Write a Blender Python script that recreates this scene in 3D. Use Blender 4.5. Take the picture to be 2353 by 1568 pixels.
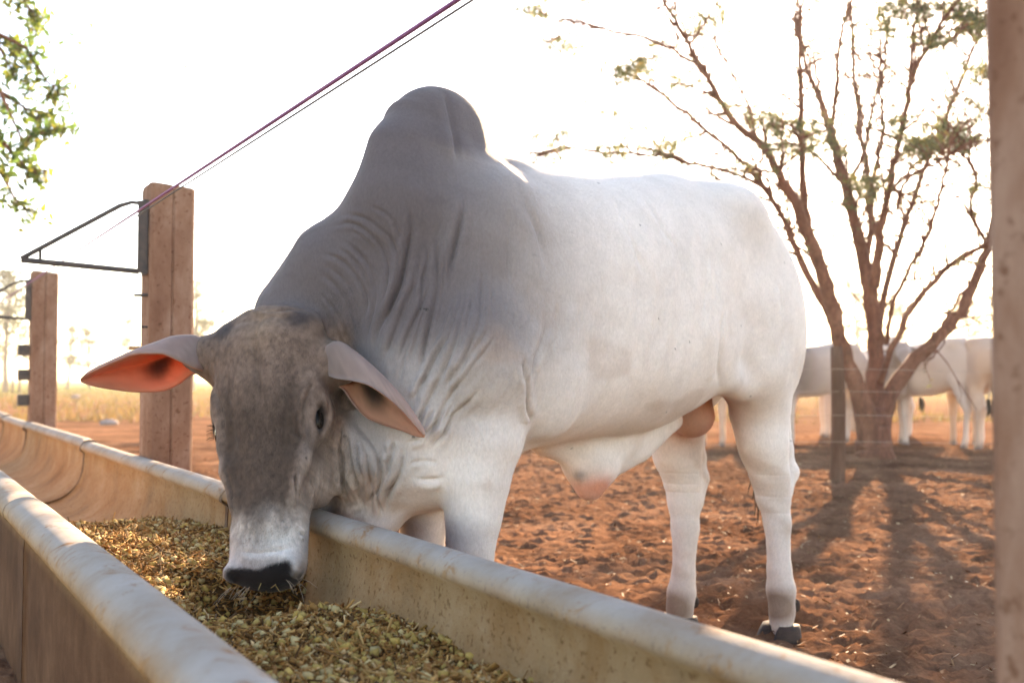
import bpy, bmesh, math, random
import numpy as np
from math import radians, sin, cos, pi
from mathutils import Vector, Matrix

random.seed(7)
scene = bpy.context.scene
col = scene.collection
for o in list(bpy.data.objects):
    bpy.data.objects.remove(o)

# ------------------------------------------------------------ camera
CAM_H = 0.787
PITCH = math.atan(86.0 / 2400.0)
cd = bpy.data.cameras.new('camera')
cam = bpy.data.objects.new('camera', cd)
col.objects.link(cam)
cam.location = (0, 0, CAM_H)
cam.rotation_euler = (pi / 2 + PITCH, 0, 0)
cd.sensor_width = 36.0
cd.lens = 36.0 * 2400.0 / 2352.0
cd.clip_start = 0.05
cd.clip_end = 3000.0
cd.dof.use_dof = True
cd.dof.focus_distance = 2.25
cd.dof.aperture_fstop = 4.0
scene.camera = cam

# ------------------------------------------------------------ daylight
SUN_EL, SUN_AZ = radians(19.0), radians(17.0)      # azimuth measured from +Y towards +X
world = bpy.data.worlds.new('World')
scene.world = world
world.use_nodes = True
wn = world.node_tree.nodes
sky = wn.new('ShaderNodeTexSky')
sky.sky_type = 'NISHITA'
sky.sun_disc = False
sky.sun_elevation = SUN_EL
sky.sun_rotation = SUN_AZ
sky.air_density = 1.0
sky.dust_density = 0.4
sky.ozone_density = 1.0
bg = wn['Background']
bg.inputs['Strength'].default_value = 0.10
world.node_tree.links.new(sky.outputs['Color'], bg.inputs['Color'])
sd = bpy.data.lights.new('sun', 'SUN')
sd.energy = 5.0
sd.angle = radians(0.6)
sd.color = (1.0, 0.82, 0.58)
sun = bpy.data.objects.new('sun', sd)
col.objects.link(sun)
sdir = Vector((sin(SUN_AZ) * cos(SUN_EL), cos(SUN_AZ) * cos(SUN_EL), sin(SUN_EL)))
sun.rotation_euler = sdir.to_track_quat('Z', 'Y').to_euler()
sun.location = sdir * 50
vs = scene.view_settings
vs.view_transform = 'Standard'
vs.look = 'None'
vs.gamma = 1.0
vs.use_curve_mapping = False
vs.exposure = 2.95
vs.use_white_balance = True
vs.white_balance_temperature = 7800.0
vs.white_balance_tint = 18.0
scene.render.engine = 'CYCLES'
scene.cycles.use_denoising = True
scene.cycles.max_bounces = 8
scene.cycles.transparent_max_bounces = 12
scene.cycles.sample_clamp_indirect = 8.0
HAZE = .0010

# ------------------------------------------------------------ sculpting by smooth blending of volumes
def hermite(xs, ys, x):
    xs = np.asarray(xs, float); ys = np.asarray(ys, float)
    d = np.diff(ys) / np.diff(xs)
    m = np.zeros_like(ys)
    m[0], m[-1] = d[0], d[-1]
    for i in range(1, len(xs) - 1):
        m[i] = 0 if d[i - 1] * d[i] <= 0 else 2 * d[i - 1] * d[i] / (d[i - 1] + d[i])
    x = np.clip(x, xs[0], xs[-1])
    i = np.clip(np.searchsorted(xs, x) - 1, 0, len(xs) - 2)
    h = xs[i + 1] - xs[i]
    t = (x - xs[i]) / h
    return ((2 * t**3 - 3 * t**2 + 1) * ys[i] + (t**3 - 2 * t**2 + t) * h * m[i]
            + (-2 * t**3 + 3 * t**2) * ys[i + 1] + (t**3 - t**2) * h * m[i + 1])


class Sculpt:
    def __init__(self, lo, hi, h):
        self.lo = np.array(lo, float); self.h = h
        self.n = np.ceil((np.array(hi) - self.lo) / h).astype(int) + 1
        self.f = np.full(self.n, 1.0, np.float32)

    def _block(self, blo, bhi):
        i0 = np.clip(np.floor((np.array(blo) - self.lo) / self.h).astype(int), 0, self.n - 1)
        i1 = np.clip(np.ceil((np.array(bhi) - self.lo) / self.h).astype(int) + 1, 1, self.n)
        if (i1 <= i0).any():
            return None, None
        ax = [self.lo[k] + self.h * np.arange(i0[k], i1[k]) for k in range(3)]
        sl = tuple(slice(i0[k], i1[k]) for k in range(3))
        return sl, (ax[0][:, None, None], ax[1][None, :, None], ax[2][None, None, :])

    def _mix(self, sl, d, k, op):
        a = self.f[sl]
        if op == 'add':
            hh = np.clip(0.5 + 0.5 * (a - d) / k, 0, 1)
            r = a * (1 - hh) + d * hh - k * hh * (1 - hh)
        else:
            d = -d
            hh = np.clip(0.5 - 0.5 * (a - d) / k, 0, 1)
            r = a * (1 - hh) + d * hh + k * hh * (1 - hh)
        self.f[sl] = r

    def cone(self, p, q, r1, r2, k=0.03, op='add'):
        p = np.array(p, float); q = np.array(q, float); R = max(r1, r2) + k + 2 * self.h
        sl, g = self._block(np.minimum(p, q) - R, np.maximum(p, q) + R)
        if sl is None: return
        ab = q - p
        t = ((g[0] - p[0]) * ab[0] + (g[1] - p[1]) * ab[1] + (g[2] - p[2]) * ab[2]) / max(ab @ ab, 1e-9)
        t = np.clip(t, 0, 1)
        d = np.sqrt((g[0] - p[0] - t * ab[0])**2 + (g[1] - p[1] - t * ab[1])**2 + (g[2] - p[2] - t * ab[2])**2) - (r1 + (r2 - r1) * t)
        self._mix(sl, d, k, op)

    def chain(self, pts, rs, k=0.03, op='add'):
        for i in range(len(pts) - 1):
            self.cone(pts[i], pts[i + 1], rs[i], rs[i + 1], k, op)

    def ell(self, c, r, k=0.03, op='add', axes=None):
        c = np.array(c, float); r = np.array(r, float); R = r.max() + k + 2 * self.h
        sl, g = self._block(c - R, c + R)
        if sl is None: return
        x = [g[0] - c[0], g[1] - c[1], g[2] - c[2]]
        if axes is not None:
            A = np.array(axes, float)
            x = [A[i][0] * x[0] + A[i][1] * x[1] + A[i][2] * x[2] for i in range(3)]
        k0 = np.sqrt((x[0] / r[0])**2 + (x[1] / r[1])**2 + (x[2] / r[2])**2)
        k1 = np.sqrt((x[0] / r[0]**2)**2 + (x[1] / r[1]**2)**2 + (x[2] / r[2]**2)**2)
        d = k0 * (k0 - 1) / np.maximum(k1, 1e-6)
        self._mix(sl, d, k, op)

    def barrel(self, us, zt, zb, hw, k=0.04, p=2.3, egg=0.0, vc=0.0):
        sl, g = self._block((us[0], -max(hw) - 0.15 + vc, min(zb) - 0.1), (us[-1], max(hw) + 0.15 + vc, max(zt) + 0.1))
        u = g[0]
        T, B, Wd = hermite(us, zt, u), hermite(us, zb, u), hermite(us, hw, u)
        hh = np.maximum((T - B) / 2, 0.01); c = (T + B) / 2
        ze = (g[2] - c) / hh
        w = Wd * (1 - egg * np.clip(ze, -1.2, 1.2))
        r = ((np.abs(g[1] - vc) / w)**p + np.abs(ze)**p)**(1 / p)
        d = (r - 1) * np.minimum(Wd, hh)
        self._mix(sl, d, k, 'add')

    def loft(self, pts, ups, a, b, k=0.03, p=2.4, a2=None, op='add'):
        """tube along a path; a = half size towards 'up', a2 = half size away from it, b = half width"""
        P = np.array(pts, float); U = np.array(ups, float)
        a = np.array(a, float); b = np.array(b, float)
        a2 = a if a2 is None else np.array(a2, float)
        R = max(a.max(), a2.max(), b.max()) + k + 0.03
        sl, g = self._block(P.min(0) - R, P.max(0) + R)
        shp = np.broadcast_shapes(*[q.shape for q in g])
        X = np.stack([np.broadcast_to(q, shp) for q in g], -1).reshape(-1, 3)
        best = np.full(len(X), 1e9); res = np.zeros(len(X))
        for i in range(len(P) - 1):
            ab = P[i + 1] - P[i]; L = np.linalg.norm(ab); T = ab / L
            s = ((X - P[i]) @ T) / L
            tc = np.clip(s, 0, 1)
            C = P[i] + tc[:, None] * ab
            D = X - C
            up = U[i] * (1 - tc[:, None]) + U[i + 1] * tc[:, None]
            up = up - (up @ T)[:, None] * T
            up /= np.linalg.norm(up, axis=1)[:, None]
            side = np.cross(up, T)
            x = (D * side).sum(1); y = (D * up).sum(1)
            over = np.abs(s - tc) * L
            aa = a[i] + (a[i + 1] - a[i]) * tc; ab2 = a2[i] + (a2[i + 1] - a2[i]) * tc
            bb = b[i] + (b[i + 1] - b[i]) * tc
            ya = np.where(y > 0, y / aa, y / ab2)
            m = np.minimum(bb, np.minimum(aa, ab2))
            r = (np.abs(x / bb)**p + np.abs(ya)**p + (over / m)**p)**(1 / p)
            d = (r - 1) * m
            key = d
            w = key < best
            best[w] = key[w]; res[w] = d[w]
        self._mix(sl, res.reshape(shp).astype(np.float32), k, op)

    def mesh(self):
        """surface nets: returns vertices and quads"""
        f = self.f; s = f < 0
        n = self.n
        c = np.zeros(n - 1, np.int8)
        for dx in (0, 1):
            for dy in (0, 1):
                for dz in (0, 1):
                    c += s[dx:n[0] - 1 + dx, dy:n[1] - 1 + dy, dz:n[2] - 1 + dz]
        act = (c > 0) & (c < 8)
        I = np.argwhere(act)
        idx = np.full(n - 1, -1, np.int64); idx[act] = np.arange(len(I))
        acc = np.zeros((len(I), 3)); cnt = np.zeros(len(I))
        corners = [(x, y, z) for x in (0, 1) for y in (0, 1) for z in (0, 1)]
        for A in corners:
            for ax in range(3):
                if A[ax]: continue
                B = list(A); B[ax] = 1
                fa = f[I[:, 0] + A[0], I[:, 1] + A[1], I[:, 2] + A[2]]; fb = f[I[:, 0] + B[0], I[:, 1] + B[1], I[:, 2] + B[2]]
                m = (fa < 0) != (fb < 0)
                t = np.where(m, fa / np.where(m, fa - fb, 1), 0)
                pt = np.tile(np.array(A, float), (len(I), 1)); pt[:, ax] += t
                acc += pt * m[:, None]; cnt += m
        V = self.lo + self.h * (I + acc / cnt[:, None])
        quads = []
        for ax in range(3):
            o1, o2 = (ax + 1) % 3, (ax + 2) % 3
            sa = [slice(0, None)] * 3; sb = [slice(0, None)] * 3
            sa[ax] = slice(0, -1); sb[ax] = slice(1, None)
            cr = s[tuple(sa)] != s[tuple(sb)]
            E = np.argwhere(cr)
            ok = (E[:, o1] > 0) & (E[:, o2] > 0) & (E[:, o1] < n[o1] - 1) & (E[:, o2] < n[o2] - 1)
            E = E[ok]
            inside = s[E[:, 0], E[:, 1], E[:, 2]]
            def at_(d1, d2):
                J = E.copy(); J[:, o1] -= d1; J[:, o2] -= d2
                return idx[J[:, 0], J[:, 1], J[:, 2]]
            q = np.stack([at_(0, 0), at_(1, 0), at_(1, 1), at_(0, 1)], 1)
            q[~inside] = q[~inside][:, ::-1]
            quads.append(q)
        return V, np.concatenate(quads)


def relax(V, Q, it=2, lam=0.5):
    E = np.concatenate([Q[:, [0, 1]], Q[:, [1, 2]], Q[:, [2, 3]], Q[:, [3, 0]]])
    E = np.concatenate([E, E[:, ::-1]])
    cnt = np.bincount(E[:, 0], minlength=len(V)).astype(float)
    for _ in range(it):
        S = np.stack([np.bincount(E[:, 0], V[E[:, 1], k], minlength=len(V)) for k in range(3)], 1)
        V = V + lam * (S / cnt[:, None] - V)
    return V


def split(V, Q):
    """divide each quad in four"""
    E = np.sort(np.concatenate([Q[:, [0, 1]], Q[:, [1, 2]], Q[:, [2, 3]], Q[:, [3, 0]]]), 1)
    key = E[:, 0] * len(V) + E[:, 1]
    uq, inv = np.unique(key, return_inverse=True)
    a, b = uq // len(V), uq % len(V)
    mid = (V[a] + V[b]) / 2
    nV, nE, nQ = len(V), len(uq), len(Q)
    e = (nV + inv).reshape(4, nQ)
    c = nV + nE + np.arange(nQ)
    W = np.concatenate([V, mid, V[Q].mean(1)])
    q = np.concatenate([np.stack([Q[:, 0], e[0], c, e[3]], 1), np.stack([e[0], Q[:, 1], e[1], c], 1),
                        np.stack([c, e[1], Q[:, 2], e[2]], 1), np.stack([e[3], c, e[2], Q[:, 3]], 1)])
    return W, q


def normals(V, Q):
    n = np.cross(V[Q[:, 2]] - V[Q[:, 0]], V[Q[:, 3]] - V[Q[:, 1]])
    N = np.zeros_like(V)
    for k in range(3):
        N[:, k] = sum(np.bincount(Q[:, j], n[:, k], minlength=len(V)) for j in range(4))
    return N / np.maximum(np.linalg.norm(N, axis=1), 1e-12)[:, None]


def sstep(a, b, x):
    t = np.clip((x - a) / (b - a), 0, 1)
    return t * t * (3 - 2 * t)

# ------------------------------------------------------------ helpers
def hash2(i, j, seed):
    n = (i * 374761393 + j * 668265263 + seed * 1274126177) & 0xFFFFFFFF
    n = ((n ^ (n >> 13)) * 1274126177) & 0xFFFFFFFF
    return ((n ^ (n >> 16)) & 0xFFFF) / 65535.0


def vnoise(x, y, seed=0):
    i = np.floor(x).astype(np.int64); j = np.floor(y).astype(np.int64)
    u = x - i; v = y - j
    u = u * u * (3 - 2 * u); v = v * v * (3 - 2 * v)
    return (hash2(i, j, seed) * (1 - u) * (1 - v) + hash2(i + 1, j, seed) * u * (1 - v)
            + hash2(i, j + 1, seed) * (1 - u) * v + hash2(i + 1, j + 1, seed) * u * v)


def fbm(x, y, octv=4, seed=0, gain=.5):
    r = 0; a = 1; t = 0
    for k in range(octv):
        r = r + a * vnoise(x * 2**k + 17.3 * k, y * 2**k - 9.1 * k, seed + k); t += a; a *= gain
    return r / t


def mesh_obj(name, V, F, m=None, parent=None, smooth=True, colors=None, link=True):
    me = bpy.data.meshes.new(name)
    V = np.asarray(V, np.float32)
    if isinstance(F, np.ndarray) and F.ndim == 2:
        k = F.shape[1]
        me.vertices.add(len(V)); me.vertices.foreach_set('co', V.ravel())
        me.loops.add(F.size); me.loops.foreach_set('vertex_index', F.ravel().astype(np.int32))
        me.polygons.add(len(F)); me.polygons.foreach_set('loop_start', np.arange(len(F), dtype=np.int32) * k)
        me.update(calc_edges=True)
    else:
        me.from_pydata([tuple(v) for v in V.tolist()], [], [tuple(f) for f in F])
        me.update()
    if smooth:
        me.polygons.foreach_set('use_smooth', np.ones(len(me.polygons), bool))
    if colors is not None:
        at_ = me.color_attributes.new('tint', 'FLOAT_COLOR', 'POINT')
        c = np.ones((len(V), 4), np.float32); c[:, :3] = colors
        at_.data.foreach_set('color', c.ravel())
    if m is not None:
        me.materials.append(m)
    o = bpy.data.objects.new(name, me)
    if link: col.objects.link(o)
    if parent is not None: o.parent = parent
    return o


def tag(o, label=None, cat=None, group=None, kind=None):
    if label: o['label'] = label
    if cat: o['category'] = cat
    if group: o['group'] = group
    if kind: o['kind'] = kind
    return o


def empty(name, loc=(0, 0, 0), rotz=0.0):
    o = bpy.data.objects.new(name, None)
    o.empty_display_size = .1
    col.objects.link(o)
    o.location = loc; o.rotation_euler = (0, 0, rotz)
    return o


class MB:
    """collects simple shapes into one mesh"""
    def __init__(s): s.v = []; s.f = []
    def add(s, V, F):
        b = len(s.v); s.v += [tuple(map(float, p)) for p in V]; s.f += [tuple(b + i for i in f) for f in F]
    def box(s, c, sx, sy, sz, X=(1, 0, 0), Y=(0, 1, 0), Z=(0, 0, 1)):
        c, X, Y, Z = (np.array(q, float) for q in (c, X, Y, Z))
        P = [c + X * sx * a / 2 + Y * sy * b / 2 + Z * sz * d / 2 for a in (-1, 1) for b in (-1, 1) for d in (-1, 1)]
        s.add(P, [(0, 1, 3, 2), (4, 6, 7, 5), (0, 4, 5, 1), (2, 3, 7, 6), (0, 2, 6, 4), (1, 5, 7, 3)])
    def tube(s, pts, rs, n=8, caps=True):
        P = np.array(pts, float); rs = np.broadcast_to(np.array(rs, float), (len(P),))
        T = np.gradient(P, axis=0); T /= np.linalg.norm(T, axis=1)[:, None] + 1e-12
        a = np.array([0, 0, 1.0]) if abs(T[0][2]) < .9 else np.array([1.0, 0, 0])
        V = []
        for i in range(len(P)):
            a = a - (a @ T[i]) * T[i]; a /= np.linalg.norm(a); b = np.cross(T[i], a)
            for k in range(n):
                th = 2 * pi * k / n
                V.append(P[i] + rs[i] * (cos(th) * a + sin(th) * b))
        F = []
        for i in range(len(P) - 1):
            for k in range(n):
                F.append((i * n + k, i * n + (k + 1) % n, (i + 1) * n + (k + 1) % n, (i + 1) * n + k))
        if caps:
            F.append(tuple(range(n - 1, -1, -1))); F.append(tuple((len(P) - 1) * n + k for k in range(n)))
        s.add(V, F)
    def prism(s, poly, axis_o, X, Y, Z, length):
        """extrude a closed 2-D outline (in X, Y) along Z"""
        n = len(poly); o, X, Y, Z = (np.array(q, float) for q in (axis_o, X, Y, Z))
        V = [o + X * a + Y * b for a, b in poly] + [o + X * a + Y * b + Z * length for a, b in poly]
        F = [(i, (i + 1) % n, n + (i + 1) % n, n + i) for i in range(n)] + [tuple(range(n - 1, -1, -1)), tuple(range(n, 2 * n))]
        s.add(V, F)
    def build(s, name, m, parent=None, smooth=False, bevel=0.0):
        o = mesh_obj(name, s.v, s.f, m, parent, smooth)
        if bevel:
            b = o.modifiers.new('bevel', 'BEVEL'); b.width = bevel; b.segments = 2; b.limit_method = 'ANGLE'
        return o


def mat(name, rough=.8, spec=.3):
    m = bpy.data.materials.new(name); m.use_nodes = True
    nt = m.node_tree; b = nt.nodes['Principled BSDF']
    b.inputs['Roughness'].default_value = rough
    b.inputs['Specular IOR Level'].default_value = spec
    return m, nt, b


def node(nt, typ, **kw):
    n = nt.nodes.new(typ)
    for k, v in kw.items():
        if k.startswith('i_'):
            key = k[2:].replace('_', ' ')
            n.inputs[key].default_value = v
        else: setattr(n, k, v)
    return n


def ramp(nt, fac, stops):
    r = nt.nodes.new('ShaderNodeValToRGB')
    el = r.color_ramp.elements
    while len(el) < len(stops): el.new(.5)
    for e, (p, c) in zip(el, stops): e.position = p; e.color = (*c, 1)
    nt.links.new(fac, r.inputs[0])
    return r.outputs[0]


def noise(nt, scale, detail=4, rough=.6, vec=None, dist=0.0):
    n = node(nt, 'ShaderNodeTexNoise', i_Scale=scale, i_Detail=detail, i_Roughness=rough, i_Distortion=dist)
    if vec is not None: nt.links.new(vec, n.inputs['Vector'])
    return n.outputs['Fac']


def coords(nt, kind='Object', scale=(1, 1, 1)):
    t = node(nt, 'ShaderNodeTexCoord')
    if scale == (1, 1, 1): return t.outputs[kind]
    mp = node(nt, 'ShaderNodeMapping'); mp.inputs['Scale'].default_value = scale
    nt.links.new(t.outputs[kind], mp.inputs['Vector'])
    return mp.outputs[0]


def mix(nt, fac, a, b, mode='MIX'):
    n = node(nt, 'ShaderNodeMix', data_type='RGBA', blend_type=mode)
    for sock, v in ((n.inputs[0], fac), (n.inputs[6], a), (n.inputs[7], b)):
        if hasattr(v, 'is_linked') or hasattr(v, 'links'): nt.links.new(v, sock)
        else: sock.default_value = v if not isinstance(v, tuple) or len(v) == 4 else (*v, 1)
    return n.outputs[2]


def bump(nt, b, h, strength=.3, dist=.01):
    n = node(nt, 'ShaderNodeBump', i_Strength=strength, i_Distance=dist)
    nt.links.new(h, n.inputs['Height']); nt.links.new(n.outputs[0], b.inputs['Normal'])
    return n


def noisy(name, stops, scale=8, rough=.85, bs=.3, bd=.004, bscale=60, sc=(1, 1, 1), spec=.08, fine=None):
    m, nt, b = mat(name, rough, spec)
    v = coords(nt, 'Object', sc)
    c = ramp(nt, noise(nt, scale, 6, .65, v), stops)
    if fine:
        c = mix(nt, fine[1], c, ramp(nt, noise(nt, fine[0], 3, .6, v), [(.3, (.4, .4, .4)), (.7, (1.3, 1.3, 1.3))]), 'MULTIPLY')
    nt.links.new(c, b.inputs['Base Color'])
    if bs: bump(nt, b, noise(nt, bscale, 5, .6, v), bs, bd)
    return m


def tinted(name, rough=.8, spec=.2, transl=0.0, tcol=None, sheen=0.0):
    """material that takes its own colour from the pieces it is on"""
    m, nt, b = mat(name, rough, spec)
    a = node(nt, 'ShaderNodeVertexColor', layer_name='tint')
    nt.links.new(a.outputs[0], b.inputs['Base Color'])
    if sheen: b.inputs['Sheen Weight'].default_value = sheen
    if transl:
        t = node(nt, 'ShaderNodeBsdfTranslucent'); s = node(nt, 'ShaderNodeMixShader'); s.inputs[0].default_value = transl
        if tcol: t.inputs[0].default_value = (*tcol, 1)
        else: nt.links.new(a.outputs[0], t.inputs[0])
        nt.links.new(b.outputs[0], s.inputs[1]); nt.links.new(t.outputs[0], s.inputs[2])
        nt.links.new(s.outputs[0], nt.nodes['Material Output'].inputs[0])
    return m


def quads(rng, C, size, aspect, tiltfree=True, curl=.25):
    """many small bent leaf faces at centres C: returns V, F (8 verts, 3 quads each => folded strip)"""
    n = len(C)
    d = rng.normal(size=(n, 3)); d /= np.linalg.norm(d, axis=1)[:, None]
    e = rng.normal(size=(n, 3)); e -= (e * d).sum(1)[:, None] * d; e /= np.linalg.norm(e, axis=1)[:, None]
    nn = np.cross(d, e)
    s = np.broadcast_to(size, (n,))[:, None]
    w = s * aspect
    V = np.stack([C - d * s, C - e * w * .8 - d * s * .2 + nn * s * curl * .3, C + e * w * .8 - d * s * .2 + nn * s * curl * .3,
                  C - e * w * .55 + d * s * .45, C + e * w * .55 + d * s * .45, C + d * s - nn * s * curl], 1)
    b = np.arange(n)[:, None] * 6
    F = np.concatenate([b + np.array([[0, 2, 1]]), b + np.array([[1, 2, 3]]), b + np.array([[2, 4, 3]]), b + np.array([[3, 4, 5]])])
    return V.reshape(-1, 3), F

# ------------------------------------------------------------ the bull
F_PX = 2400.0


def at(x, y, depth):
    """world point seen at (x, y) of a 2352 x 1568 frame, at a distance `depth` along +Y"""
    a, b = (x - 1176.0) / F_PX, (784.0 - y) / F_PX
    d = np.array([a, cos(PITCH) - b * sin(PITCH), sin(PITCH) + b * cos(PITCH)])
    return np.array([0, 0, CAM_H]) + d * (depth / d[1])


BULL_A = radians(46.4)
BULL_O = np.array([0.694, 3.32, 0.0])
BULL_R = np.array([[-cos(BULL_A), -sin(BULL_A), 0], [sin(BULL_A), -cos(BULL_A), 0], [0, 0, 1.0]])   # rows: forward, left, up


def K(x, y, depth):
    return BULL_R @ (at(x, y, depth) - BULL_O)


def KV(v):
    return BULL_R @ np.array(v, float)


# head frame (bull coordinates)
H_N = KV((-0.19, -0.92, 0.36)); H_N /= np.linalg.norm(H_N)          # out of the face
H_POLL = K(616, 735, 2.30)
H_MUZ = K(604, 1310, 2.075)
H_D = H_MUZ - H_POLL; H_D -= (H_D @ H_N) * H_N
H_LEN = np.linalg.norm(H_D); H_D /= H_LEN                           # down the face
H_S = np.cross(H_N, H_D); H_S /= np.linalg.norm(H_S)
if (H_S @ KV((1, 0, 0))) < 0: H_S = -H_S                            # the bull's own left


def HP(s, t, n):
    """point of the head: s to its left, t down the face from the poll, n out of the face (metres)"""
    return H_POLL + s * H_S + t * H_D + n * H_N


EYE_T, EYE_S, EYE_N = 0.238, 0.106, -0.018


def eye_frame(s):
    out = H_S * s * .90 + H_N * .44; out /= np.linalg.norm(out)
    side = np.cross(H_D, out)
    return HP(.05 * s, EYE_T + .012, -.03) + out * .066, out, side


def sculpt_bull(h):
    S = Sculpt((-0.55, -0.50, -0.02), (2.05, 0.50, 1.58), h)
    # trunk
    us = [-.235, -.195, -.13, -.05, .07, .2, .4, .6, .8, 1.0, 1.14, 1.25, 1.34, 1.40, 1.44]
    zt = [1.00, 1.06, 1.150, 1.235, 1.325, 1.387, 1.386, 1.355, 1.325, 1.312, 1.31, 1.23, 1.10, 1.0, .95]
    zb = [.95, .90, .85, .82, .79, .75, .68, .635, .625, .615, .57, .55, .57, .62, .68]
    hw = [.03, .07, .11, .145, .190, .225, .258, .266, .262, .245, .212, .165, .14, .10, .04]
    S.barrel(us, zt, zb, hw, k=.03, p=2.35, egg=.10)
    # hooks, loin and rump
    S.ell((.21, .155, 1.275), (.11, .06, .065), .10); S.ell((.21, -.155, 1.275), (.11, .06, .065), .10)
    S.ell((-.15, .075, 1.06), (.06, .05, .08), .08); S.ell((-.15, -.075, 1.06), (.06, .05, .08), .08)
    # hump, leaning back
    S.loft([(1.29, -.005, 1.16), (1.26, -.01, 1.27), (1.25, -.015, 1.30), (1.24, -.02, 1.31)],
           [(1, 0, .2)] * 4, [.19, .185, .14, .10], [.125, .095, .078, .055], k=.045, p=2.1, a2=[.16, .13, .12, .075])
    S.ell((1.236, -.015, 1.360), (.142, .068, .112), .05)
    S.chain([(1.10, -.012, 1.262), (1.02, -.005, 1.252), (.92, 0, 1.245)], [.058, .060, .060], .05)
    # neck from the hump to the poll
    npts = [(1.18, 0, 1.10), (1.32, -.02, 1.07), K(800, 640, 2.41), K(705, 735, 2.46), K(655, 815, 2.45)]
    S.loft(npts, [(.5, 0, 1)] * 2 + [(.7, 0, .75)] * 3, [.20, .18, .150, .125, .10], [.165, .135, .118, .105, .085], k=.05, p=2.1,
           a2=[.24, .27, .29, .26, .15])
    S.chain([K(735, 770, 2.45), K(830, 740, 2.46), K(950, 700, 2.41)], [.085, .115, .13], .09)
    S.chain([K(750, 890, 2.45), K(840, 900, 2.46), K(950, 900, 2.40)], [.07, .105, .125], .09)
    # dewlap, throat to brisket
    S.loft([K(745, 930, 2.43), K(775, 1040, 2.395), K(825, 1110, 2.37), (1.34, .0, .60)], [(.5, 0, 1)] * 4,
           [.15, .15, .16, .14], [.05, .05, .055, .085], k=.06, p=2.0, a2=[.13, .17, .14, .08])
    S.ell((1.26, .0, .60), (.15, .12, .11), .06)
    S.chain([K(735, 990, 2.45), K(748, 1110, 2.46), K(790, 1180, 2.43), K(860, 1190, 2.36)], [.045, .040, .036, .05], .05)
    # shoulders
    for s in (1, -1):
        S.ell((1.17, .135 * s, 1.00), (.15, .075, .22), .09)
        S.ell((1.24, .165 * s, .84), (.135, .085, .14), .05)
        S.ell((1.07, .175 * s, .78), (.10, .065, .13), .04)
    # fore legs
    S.chain([K(1120, 900, 2.36), K(1112, 1010, 2.335), K(1098, 1110, 2.315), K(1088, 1190, 2.30), K(1081, 1255, 2.295)],
            [.095, .078, .064, .056, .052], .035)
    S.chain([K(1081, 1255, 2.295), K(1081, 1300, 2.295), K(1080, 1360, 2.31), K(1082, 1480, 2.32), K(1082, 1520, 2.315), K(1080, 1570, 2.30)],
            [.052, .048, .036, .035, .041, .040], .02)
    S.chain([(1.17, -.12, .80), K(985, 1090, 2.50), K(972, 1190, 2.48), K(968, 1255, 2.47)], [.10, .066, .054, .05], .03)
    S.chain([K(968, 1255, 2.47), K(968, 1290, 2.47), K(968, 1340, 2.48), K(968, 1450, 2.49), K(968, 1490, 2.48), K(966, 1540, 2.46)],
            [.05, .046, .036, .034, .04, .039], .02)
    # hind legs
    for s, dx in ((1, 0.0), (-1, .085)):
        S.ell((.04 + dx * .2, .115 * s, 1.02), (.19, .105, .25), .10)
        S.ell((.11 + dx * .4, .135 * s, .90), (.12, .08, .17), .10)
        S.ell((-.04 + dx * .4, .117 * s, .88), (.125, .085, .20), .09)
    S.chain([(.10, .145, .82), K(1744, 950, 3.25), K(1752, 1020, 3.24), K(1768, 1090, 3.25)], [.09, .082, .066, .058], .05)
    S.cone(K(1818, 1086, 3.335), K(1816, 1094, 3.335), .020, .018, .02)
    S.chain([K(1790, 950, 3.36), K(1806, 1030, 3.34), K(1812, 1082, 3.33), K(1797, 1130, 3.30)], [.035, .019, .024, .032], .022)
    S.chain([K(1768, 1090, 3.25), K(1776, 1140, 3.25), K(1786, 1200, 3.24), K(1790, 1310, 3.23), K(1794, 1355, 3.225), K(1796, 1400, 3.21), K(1794, 1440, 3.195)],
            [.056, .050, .038, .033, .042, .037, .036], .02)
    S.chain([(.10, -.135, .80), K(1552, 985, 3.33), K(1556, 1040, 3.33), K(1568, 1100, 3.35)], [.11, .085, .070, .058], .035)
    S.chain([K(1592, 985, 3.42), K(1606, 1050, 3.41), K(1609, 1098, 3.40), K(1594, 1150, 3.37)], [.035, .019, .024, .032], .022)
    S.chain([K(1568, 1100, 3.35), K(1572, 1150, 3.35), K(1574, 1210, 3.34), K(1570, 1320, 3.33), K(1566, 1360, 3.325), K(1562, 1395, 3.31), K(1560, 1425, 3.30)],
            [.056, .050, .040, .034, .043, .038, .037], .02)
    # flank folds to the stifle
    S.chain([(.32, .185, .79), (.20, .15, .76)], [.035, .03], .05); S.chain([(.32, -.185, .79), (.20, -.15, .76)], [.035, .03], .05)
    # sheath and its fold
    S.loft([(.88, 0, .63), (.66, 0, .60), (.50, 0, .60), (.30, 0, .66)], [(0, 0, 1)] * 4, [.05,.05,.05,.03], [.03, .045, .04, .02], k=.05, p=2.0,
           a2=[.04, .10, .05, .02])
    S.chain([K(1330, 1000, 2.80), K(1345, 1070, 2.775), K(1352, 1118, 2.765)], [.06, .045, .028], .04)
    S.chain([K(1420, 1000, 2.88), K(1378, 1075, 2.80), K(1360, 1120, 2.77)], [.045, .036, .022], .04)
    S.cone(K(1332, 1080, 2.735), K(1330, 1092, 2.73), .017, .014, .012)
    S.chain([K(1592, 890, 3.24), K(1590, 952, 3.19)], [.048, .070], .03)
    # tail
    S.chain([(-.17, -.02, 1.13), (-.225, -.03, 1.05), (-.255, -.03, .9), (-.255, -.03, .7), (-.25, -.03, .52)], [.035, .028, .02, .015, .013], .03)
    # head
    hp = [HP(0, .03, -.015), HP(0, .085, -.02), HP(0, .16, -.03), HP(0, .235, -.035), HP(.0, .32, -.035), HP(0, .40, -.03), HP(0, .475, -.02), HP(0, .52, -.015)]
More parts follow.
